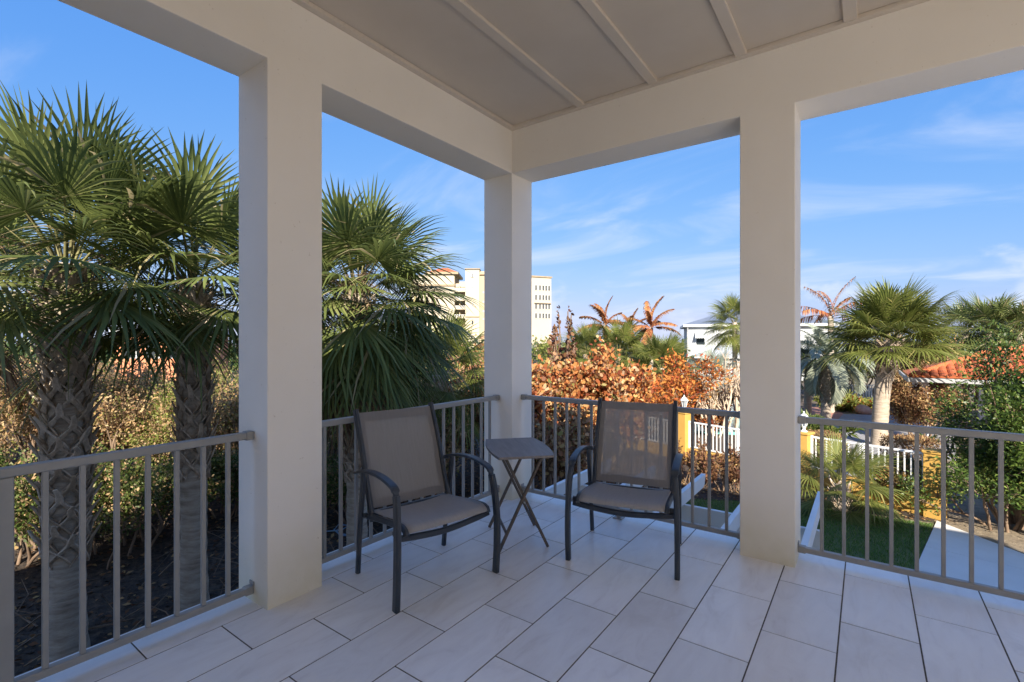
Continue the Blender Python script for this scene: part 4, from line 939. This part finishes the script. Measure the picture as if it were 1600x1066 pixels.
hedge('clipped_hedge', spot(1422, 13.4), HEAD, 1.1, .7, 1.0, 'brownleaf', 6000, .06, 'clipped hedge of bronze leaves behind the white fence', 80)
hedge('clipped_hedge', spot(1412, 12.0), WROT, 1.5, .5, .72, 'shrub_dark', 5000, .06, 'dark green clipped hedge seen through the white pickets', 81)
hedge('clipped_hedge', spot(1278, 15.2), HEAD, 1.1, .8, .8, 'brownleaf', 4500, .06, 'low hedge of reddish dry leaves behind the lantern pillar', 82)
shrub('ground_plant', spot(1283, 17.5), .75, .9, 'leafy green bromeliad like plant beside the driveway', 83, 'scrub_green', 1500, .30, 'strap', 4, 6, 'plant', None, depth=1, fill=.10)
shrub('ground_plant', spot(1335, 25.5), .7, 1.3, 'lime green ground cover plant beside the pink boulder', 84, 'scrub_lime', 2600, .22, 'strap', 3, 7, 'plant', None, depth=1, fill=.12, second=('rustleaf', 500, .2, 'strap', 3))
shrub('ground_plant', spot(1310, 26.5), .8, .9, 'yellow green plant below the grey green pindo palm', 85, 'scrub_lime', 1600, .25, 'strap', 3, 7, 'plant', None, depth=1, fill=.12)
def boulder():
    bm = bmesh.new(); bmesh.ops.create_icosphere(bm, subdivisions=3, radius=.36); me = bpy.data.meshes.new('boulder')
    for v in bm.verts: v.co = v.co*(1+.22*mnoise.noise(v.co*2.1))*1.0; v.co.z *= .75
    bm.to_mesh(me); bm.free(); me.materials.append(M['boulder']); c = spot(1348, 24.6); link('boulder', me, None, (c[0], c[1], GZ+.20), label='pink boulder at the end of the driveway', cat='boulder')
boulder()
def far_fence():
    c = spot(1322, 29.0); L = 2.4; t = empty('white_fence', (c[0], c[1], GZ+.05), HEAD, label='far white picket fence behind the driveway plants', cat='fence')
    MB().box(0, L, -.03, .03, .95, 1.02).obj('top_rail', 'white_paint', t); pk = MB().box(-.025, .025, -.02, .02, 0, .949).mesh('picket', 'white_paint')
    for k in range(15): link('picket', pk, t, (.06+k*.163, 0, 0))
far_fence()
def pool():
    a, b, c, d = spot(1085, 19.5), spot(1240, 18.6), spot(1235, 25), spot(1100, 26)
    MB().prism([a, b, c, d], GZ-.3, GZ+.10).obj('pool', 'pool_water', kind='structure')
    t = empty('pool_wall', (*spot(1165, 26.5), GZ), HEAD, label='white garden wall with a tan cap behind the turquoise pool', cat='wall')
    MB().box(-2.2, 2.6, -.12, .12, 0, .72, .01).obj('wall', 'white_paint', t); MB().box(-2.25, 2.65, -.17, .17, .721, .79, .01).obj('cap', 'cornice', t)
pool()

# ------------------------------------------------------------------ buildings
def far_house():
    Z = 48.0; c = spot(1075, Z); t = empty('white_house', (c[0], c[1], GZ), HEAD-R(17), label='white two storey house with grey blue metal hip roof beyond the palms', cat='house')
    u = Z/FPX; X = lambda px: (px-1075)*u*.95; zz = lambda py: hgt(py, Z)-GZ
    x0, x1 = X(1075), X(1282)
    MB().box(x0, x1, 0, 9, 0, zz(511)).obj('wall', 'white_siding', t)
    e = .45; ze = zz(511); rf = MB(); a0, a1, b0, b1 = x0-e, x1+e, -e, 9+e; rr = (b1-b0)/2; zt = ze+.24+rr*.33
    rf.poly([(a0, b0, ze+.24), (a1, b0, ze+.24), (a1, b1, ze+.24), (a0, b1, ze+.24), (a0+rr, b0+rr, zt), (a1-rr, b0+rr, zt)], [(0, 1, 5, 4), (1, 2, 5), (2, 3, 4, 5), (3, 0, 4), (3, 2, 1, 0)])
    r = rf.obj('roof', 'metal_roof', t); MB().box(a0, a1, b0, b1, ze+.001, ze+.235).obj('fascia', 'white_paint', r)
    for k in range(24):       # standing seams
        x = a0+rr+(a1-a0-2*rr)*(k/23); MB().sweep([(x, b0, ze+.26), (x, b0+rr-.05, zt+.0)], .05, .06).obj('seam', 'metal_roof', r)
    w0, w1, h0, h1 = X(1086.5), X(1102), zz(540), zz(527)
    w = MB().box(w0, w1, -.03, .0, h0, h1).obj('window', 'white_paint', t); MB().box(w0+.07, w1-.07, -.05, -.031, h0+.07, h1-.07).obj('pane', 'glass', w)
    s = MB(); s.poly([(w0-.06, -.04, zz(518.5)), (w1+.06, -.04, zz(518.5)), (w1+.06, -.75, zz(527.5)), (w0-.06, -.75, zz(527.5)), (w0-.06, -.04, zz(518.5)-.05), (w1+.06, -.04, zz(518.5)-.05), (w1+.06, -.75, zz(527.5)-.05), (w0-.06, -.75, zz(527.5)-.05)], [(0, 1, 2, 3), (7, 6, 5, 4), (0, 3, 7, 4), (1, 5, 6, 2), (3, 2, 6, 7), (0, 4, 5, 1)])
    s.obj('shutter', 'pale_metal_roof', w)
    for k in range(7): MB().box(w0+k*(w1-w0)/6-.02, w0+k*(w1-w0)/6+.02, -.78, -.74, zz(527.5)-.10, zz(527.5)+.02).obj('shutter_rib', 'white_paint', w)
    w2 = MB().box(X(1188), X(1204), -.03, 0, h0, h1).obj('window', 'white_paint', t); MB().box(X(1188)+.07, X(1204)-.07, -.05, -.031, h0+.07, h1-.07).obj('pane', 'glass', w2)
    MB().tube([(x0-.05, -.3, ze), (x0-.05, -.12, ze-.5), (x0-.05, -.08, .2)], .06, 6).obj('downspout', 'gutter', t)
    # lower wing with its own pale roof
    p0, p1 = X(1080), X(1168); zl = zz(557); MB().box(p0+.3, p1-.3, -4.5, -.001, 0, zl).obj('wing_wall', 'white_siding', t)
    rf = MB(); mid = X(1118); zp = zz(541); rf.poly([(p0, -4.9, zl+.12), (p1, -4.9, zl+.12), (p1, -.002, zl+.12), (p0, -.002, zl+.12), (mid, -2.4, zp), (mid+1.2, -2.4, zp)], [(0, 1, 5, 4), (1, 2, 5), (2, 3, 4, 5), (3, 0, 4), (3, 2, 1, 0)])
    r = rf.obj('wing_roof', 'pale_metal_roof', t); MB().box(p0, p1, -4.9, -.003, zl+.001, zl+.115).obj('fascia', 'white_paint', r)
far_house()
def tower():
    Z = 170.0; c = spot(740, Z); t = empty('apartment_tower', (c[0], c[1], GZ), HEAD, label='cream apartment tower with balconies and a round medallion beyond the corner column', cat='apartment building')
    u = Z/FPX; X = lambda px: (px-740)*u; zz = lambda py: hgt(py, Z)-GZ
    def blk(name, a, b, y0, y1, top, mat, z0=0): return MB().box(X(a), X(b), y0, y1, z0, zz(top)).obj(name, mat, t)
    # left block with tiled roof
    lb = blk('wall', 640, 709, 2, 18, 428, 'ivory_wall'); blk('pavilion', 668, 711, 3, 16, 424.5, 'cream_wall', zz(428)+.01)
    rf = MB(); a, b = X(665), X(714); z = zz(424); rf.poly([(a, 1.5, z), (b, 1.5, z), (b, 17.5, z), (a, 17.5, z), ((a+b)/2-1, 9, zz(413)), ((a+b)/2+1, 9, zz(413))], [(0, 1, 5, 4), (1, 2, 5), (2, 3, 4, 5), (3, 0, 4), (3, 2, 1, 0)]); rf.obj('roof', 'roof_tile', t)
    MB().box(a-.3, b+.3, 1.2, 17.8, z-.8, z-.01).obj('cornice', 'cornice', t); blk('band', 640, 710, 1.6, 1.99, 443.5, 'cornice', zz(446))
    # recessed balconies
    mid = blk('wall', 709.01, 726.9, 6, 18, 437, 'ivory_wall')
    for py in (446, 460, 474, 488):
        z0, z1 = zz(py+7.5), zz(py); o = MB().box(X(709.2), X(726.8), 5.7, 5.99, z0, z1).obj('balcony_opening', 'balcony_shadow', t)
        MB().box(X(709.2), X(726.8), 2.2, 5.69, z0-.35, z0-.01).obj('balcony_floor', 'ivory_wall', t)
        rl = MB().box(X(709.3), X(726.7), 2.2, 2.3, z0+.9, z0+1.0).obj('balcony_rail', 'white_paint', t)
        bal = MB().box(-.05, .05, 2.22, 2.28, z0, z0+.899).mesh('baluster', 'white_paint')
        for k in range(14): link('baluster', bal, rl, (X(709.6)+k*(X(726.4)-X(709.6))/13, 0, 0))
        MB().box(X(716.5), X(717.8), 2.3, 5.69, z0, z1).obj('divider', 'cream_wall', t)
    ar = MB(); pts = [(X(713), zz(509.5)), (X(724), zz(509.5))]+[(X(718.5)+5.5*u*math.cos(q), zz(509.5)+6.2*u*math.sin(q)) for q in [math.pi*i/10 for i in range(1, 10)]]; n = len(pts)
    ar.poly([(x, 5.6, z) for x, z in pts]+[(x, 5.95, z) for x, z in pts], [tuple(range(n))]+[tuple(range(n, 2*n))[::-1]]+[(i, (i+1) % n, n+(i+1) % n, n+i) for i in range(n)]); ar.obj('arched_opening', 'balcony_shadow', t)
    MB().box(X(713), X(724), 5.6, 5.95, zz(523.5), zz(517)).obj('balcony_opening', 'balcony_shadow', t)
    # stair tower with medallion
    blk('stair_tower', 727, 749, 0, 18, 421, 'ivory_wall'); blk('stair_side', 749.01, 800, 1.2, 18, 423.5, 'cream_wall')
    MB().box(X(726.3), X(750), -.4, 18.2, zz(421)+.01, zz(419.6)).obj('cornice', 'cornice', t); MB().box(X(727), X(749), -.35, -.01, zz(495.5), zz(494.2)).obj('band', 'cornice', t)
    MB().box(X(747.5), X(800), .6, 1.19, zz(429), zz(427.6)).obj('band', 'cornice', t)
    md = MB(); cx, cz = X(738), zz(430.5); q = [2*math.pi*i/20 for i in range(20)]
    md.poly([(cx+3.3*u*.8*math.cos(a), -.25, cz+3.9*u*.8*math.sin(a)) for a in q]+[(cx+3.3*u*.8*math.cos(a), -.01, cz+3.9*u*.8*math.sin(a)) for a in q], [tuple(range(20)), tuple(range(20, 40))[::-1]]+[(i, (i+1) % 20, 20+(i+1) % 20, 20+i) for i in range(20)]); m = md.obj('medallion', 'gutter', t)
    MB().box(cx-.12, cx+.12, -.32, -.251, cz-.6, cz+.6).obj('medallion_spoke', 'glass', m)
    for py in (443.5, 458.5, 473.5): w = MB().box(X(737.3), X(739), -.12, -.005, zz(py+5.5), zz(py)).obj('window', 'gutter', t)
    w = MB().box(X(737.2), X(739.6), -.12, -.005, zz(507), zz(501)).obj('window', 'glass', t)
    for py in (455, 470, 485, 497): MB().box(X(754), X(756.6), 1.05, 1.19, zz(py+3), zz(py)).obj('window', 'gutter', t)
    # right wing, turned away
    w = MB(); L = 19.0; rot = R(-14) 
    wg = Matrix.Translation((X(822), 3, 0)) @ Matrix.Rotation(R(24), 4, 'Z'); inv = wg
    def wbox(name, a, b, y0, y1, z0, z1, mat, par=t): return MB().box(a, b, y0, y1, z0, z1, M4=wg).obj(name, mat, par)
    zt = zz(430.5); wbox('wing', -6, 10.2, 0, 14, 0, zt, 'ivory_wall'); wbox('wing_cornice', -6.2, 10.5, -.35, 14.2, zt+.01, zt+.5, 'cornice')
    for r_, py in enumerate((443, 458.5, 473, 488)):
        for k, x in enumerate((3.6, 5.2, 6.5, 7.7, 8.9)):
            z1 = zz(py)+.0; f = wbox('window', x, x+.75, -.10, -.005, z1-1.9, z1, 'white_paint'); wbox('pane', x+.06, x+.69, -.14, -.101, z1-1.84, z1-.06, 'glass', f)
        if r_ == 2: wbox('awning', 3.3, 9.9, -.6, -.01, zz(py)+.12, zz(py)+.3, 'cornice')
    for py in (443, 458.5): f = wbox('window', .9, 1.3, -.1, -.005, zz(py)-1.5, zz(py)-.2, 'gutter')
tower()
def tiled_pavilion():
    Z = 17.5; c = spot(1424, Z); t = empty('tiled_pavilion', (c[0], c[1], GZ), HEAD-R(36), label='garden building with orange barrel tile hip roof and grey gutter behind the green shrub', cat='building')
    ze0 = hgt(590, Z)-GZ
    tm = MB(); n = 6; tl, tw = .40, .125
    ring = lambda y, s: [(tw*s*math.cos(math.pi*i/n), y, tw*s*.75*math.sin(math.pi*i/n)) for i in range(n+1)]
    A, B = ring(0, 1.08), ring(tl, .9); m = n+1
    tm.poly(A+B, [(i, i+1, m+i+1, m+i) for i in range(n)]+[tuple(range(m))]); mesh = tm.mesh('roof_tile', 'roof_tile')
    def hip_roof(ox, oy, ze, L, D, rise):
        for px_, py_ in ((.4, .4), (L-.4, .4), (.4, D-.4), (L-.4, D-.4)): MB().box(ox+px_-.09, ox+px_+.09, oy+py_-.09, oy+py_+.09, 0, ze-.001, .01).obj('post', 'white_paint', t)
        rf = MB(); h = D/2
        rf.poly([(ox, oy, ze), (ox+L, oy, ze), (ox+L, oy+D, ze), (ox, oy+D, ze), (ox+h, oy+h, ze+rise), (ox+L-h, oy+h, ze+rise)], [(0, 1, 5, 4), (1, 2, 5), (2, 3, 4, 5), (3, 0, 4), (3, 2, 1, 0)]); r = rf.obj('roof', 'roof_tile', t)
        MB().box(ox-.08, ox+L+.08, oy-.14, oy-.005, ze-.15, ze, .01).obj('gutter', 'gutter', t); MB().box(ox-.14, ox-.085, oy-.14, oy+D, ze-.15, ze).obj('gutter', 'gutter', t)
        pitch = math.atan2(rise, h); sl = math.hypot(rise, h); rows = int(sl/.33); cols = int(L/.25)
        for j in range(rows):
            for i in range(cols):
                x = .14+i*.25; d = j*.33; yy = d*math.cos(pitch)
                if x < yy+.05 or x > L-yy-.05: continue
                link('roof_tile', mesh, r, (ox+x, oy+yy-.05, ze+d*math.sin(pitch)+.02), (pitch, random.uniform(-.04, .04), 0))
        MB().tube([(ox, oy, ze+.06), (ox+h, oy+h, ze+rise+.07)], .11, 8).obj('ridge', 'roof_tile', r)
        MB().tube([(ox+h, oy+h, ze+rise+.06), (ox+L-h, oy+h, ze+rise+.06)], .11, 8).obj('ridge', 'roof_tile', r)
    hip_roof(0, 0, ze0, 5.6, 5.2, .95); hip_roof(2.6, 3.6, ze0+.60, 5.5, 5.2, .95); ze = ze0
tiled_pavilion()
def orange_building():
    Z = 34.0; c = spot(215, Z); t = empty('terracotta_building', (c[0], c[1], gz(*c)), HEAD, label='terracotta coloured building glimpsed between the two cabbage palm trunks', cat='building'); g = gz(*c)
    z = lambda py: hgt(py, Z)-g; u = Z/FPX
    MB().box(-1.6, 3.4, 0, 5, 0, z(522)).obj('wall', 'orange_wall', t); MB().box(-1.8, 3.6, -.2, 5.2, z(522)+.01, z(515)).obj('parapet', 'white_siding', t)
    for x in (-.5, 1.1, 2.6):
        w = MB().box(x-.5, x+.5, -.06, -.001, z(560), z(538)).obj('window', 'white_paint', t); MB().box(x-.42, x+.42, -.09, -.061, z(559), z(539)).obj('pane', 'glass', w)
orange_building()

# ------------------------------------------------------------------ distant trees
def broad_tree(px, Z, H, W, mat, seed, label, n=5200, size=.22):
    shrub('broadleaf_tree', spot(px, Z), H, W, label, seed, mat, n, size, 'oval', 1.9, 6, 'tree', None, fill=.09, clump=.6, thick=1.2)
broad_tree(1600, 29, 4.9, 3.0, 'shrub_dark', 301, 'rounded olive green tree beyond the tiled roof', 7000, .2)
broad_tree(1475, 24, 3.0, 1.8, 'scrub_tan', 302, 'dry tan tree between the fan palms and the tiled roof', 6000, .12)
broad_tree(1440, 30, 3.3, 2.4, 'scrub_lime', 303, 'lime green tree behind the bronze bush', 6000, .16)
broad_tree(1215, 34, 3.0, 2.6, 'scrub_green', 304, 'green tree behind the pindo palm by the right column', 5000, .2)
broad_tree(1345, 33, 3.1, 2.4, 'scrub_green', 305, 'green tree behind the far white fence', 5000, .2)
broad_tree(1000, 36, 3.2, 3.0, 'scrub_green', 306, 'green tree below the dead coconut palms', 5000, .2)
broad_tree(880, 30, 3.4, 2.6, 'scrub_lime', 307, 'lime green tree behind the big sea grape', 5000, .18)
broad_tree(740, 24, 3.2, 2.2, 'scrub_lime', 308, 'lime green tree left of the corner column below the apartment tower', 5000, .15)
def distant_wood():
    rng = np.random.default_rng(77); P = []; 
    for k in range(420):
        px = rng.uniform(-500, 2300); Z = rng.uniform(48, 95); c = spot(px, Z); h = rng.uniform(1.8, 3.4); m = 60
        q = rng.normal(0, 1, (m, 3))*np.array([1.5, 1.5, h*.28])+np.array([c[0], c[1], GZ+h*.55]); q[:, 2] = np.clip(q[:, 2], GZ+.05, GZ+h+.5); P.append(q)
    P = np.concatenate(P); D = rng.normal(0, 1, P.shape); D[:, 2] += .6
    link('distant_wood', cloud_mesh('distant_wood', 'shrub_dark', P, D, .8, rng, asp=1.6), kind='stuff', label='far low belt of dark green trees along the horizon', cat='trees')
distant_wood()
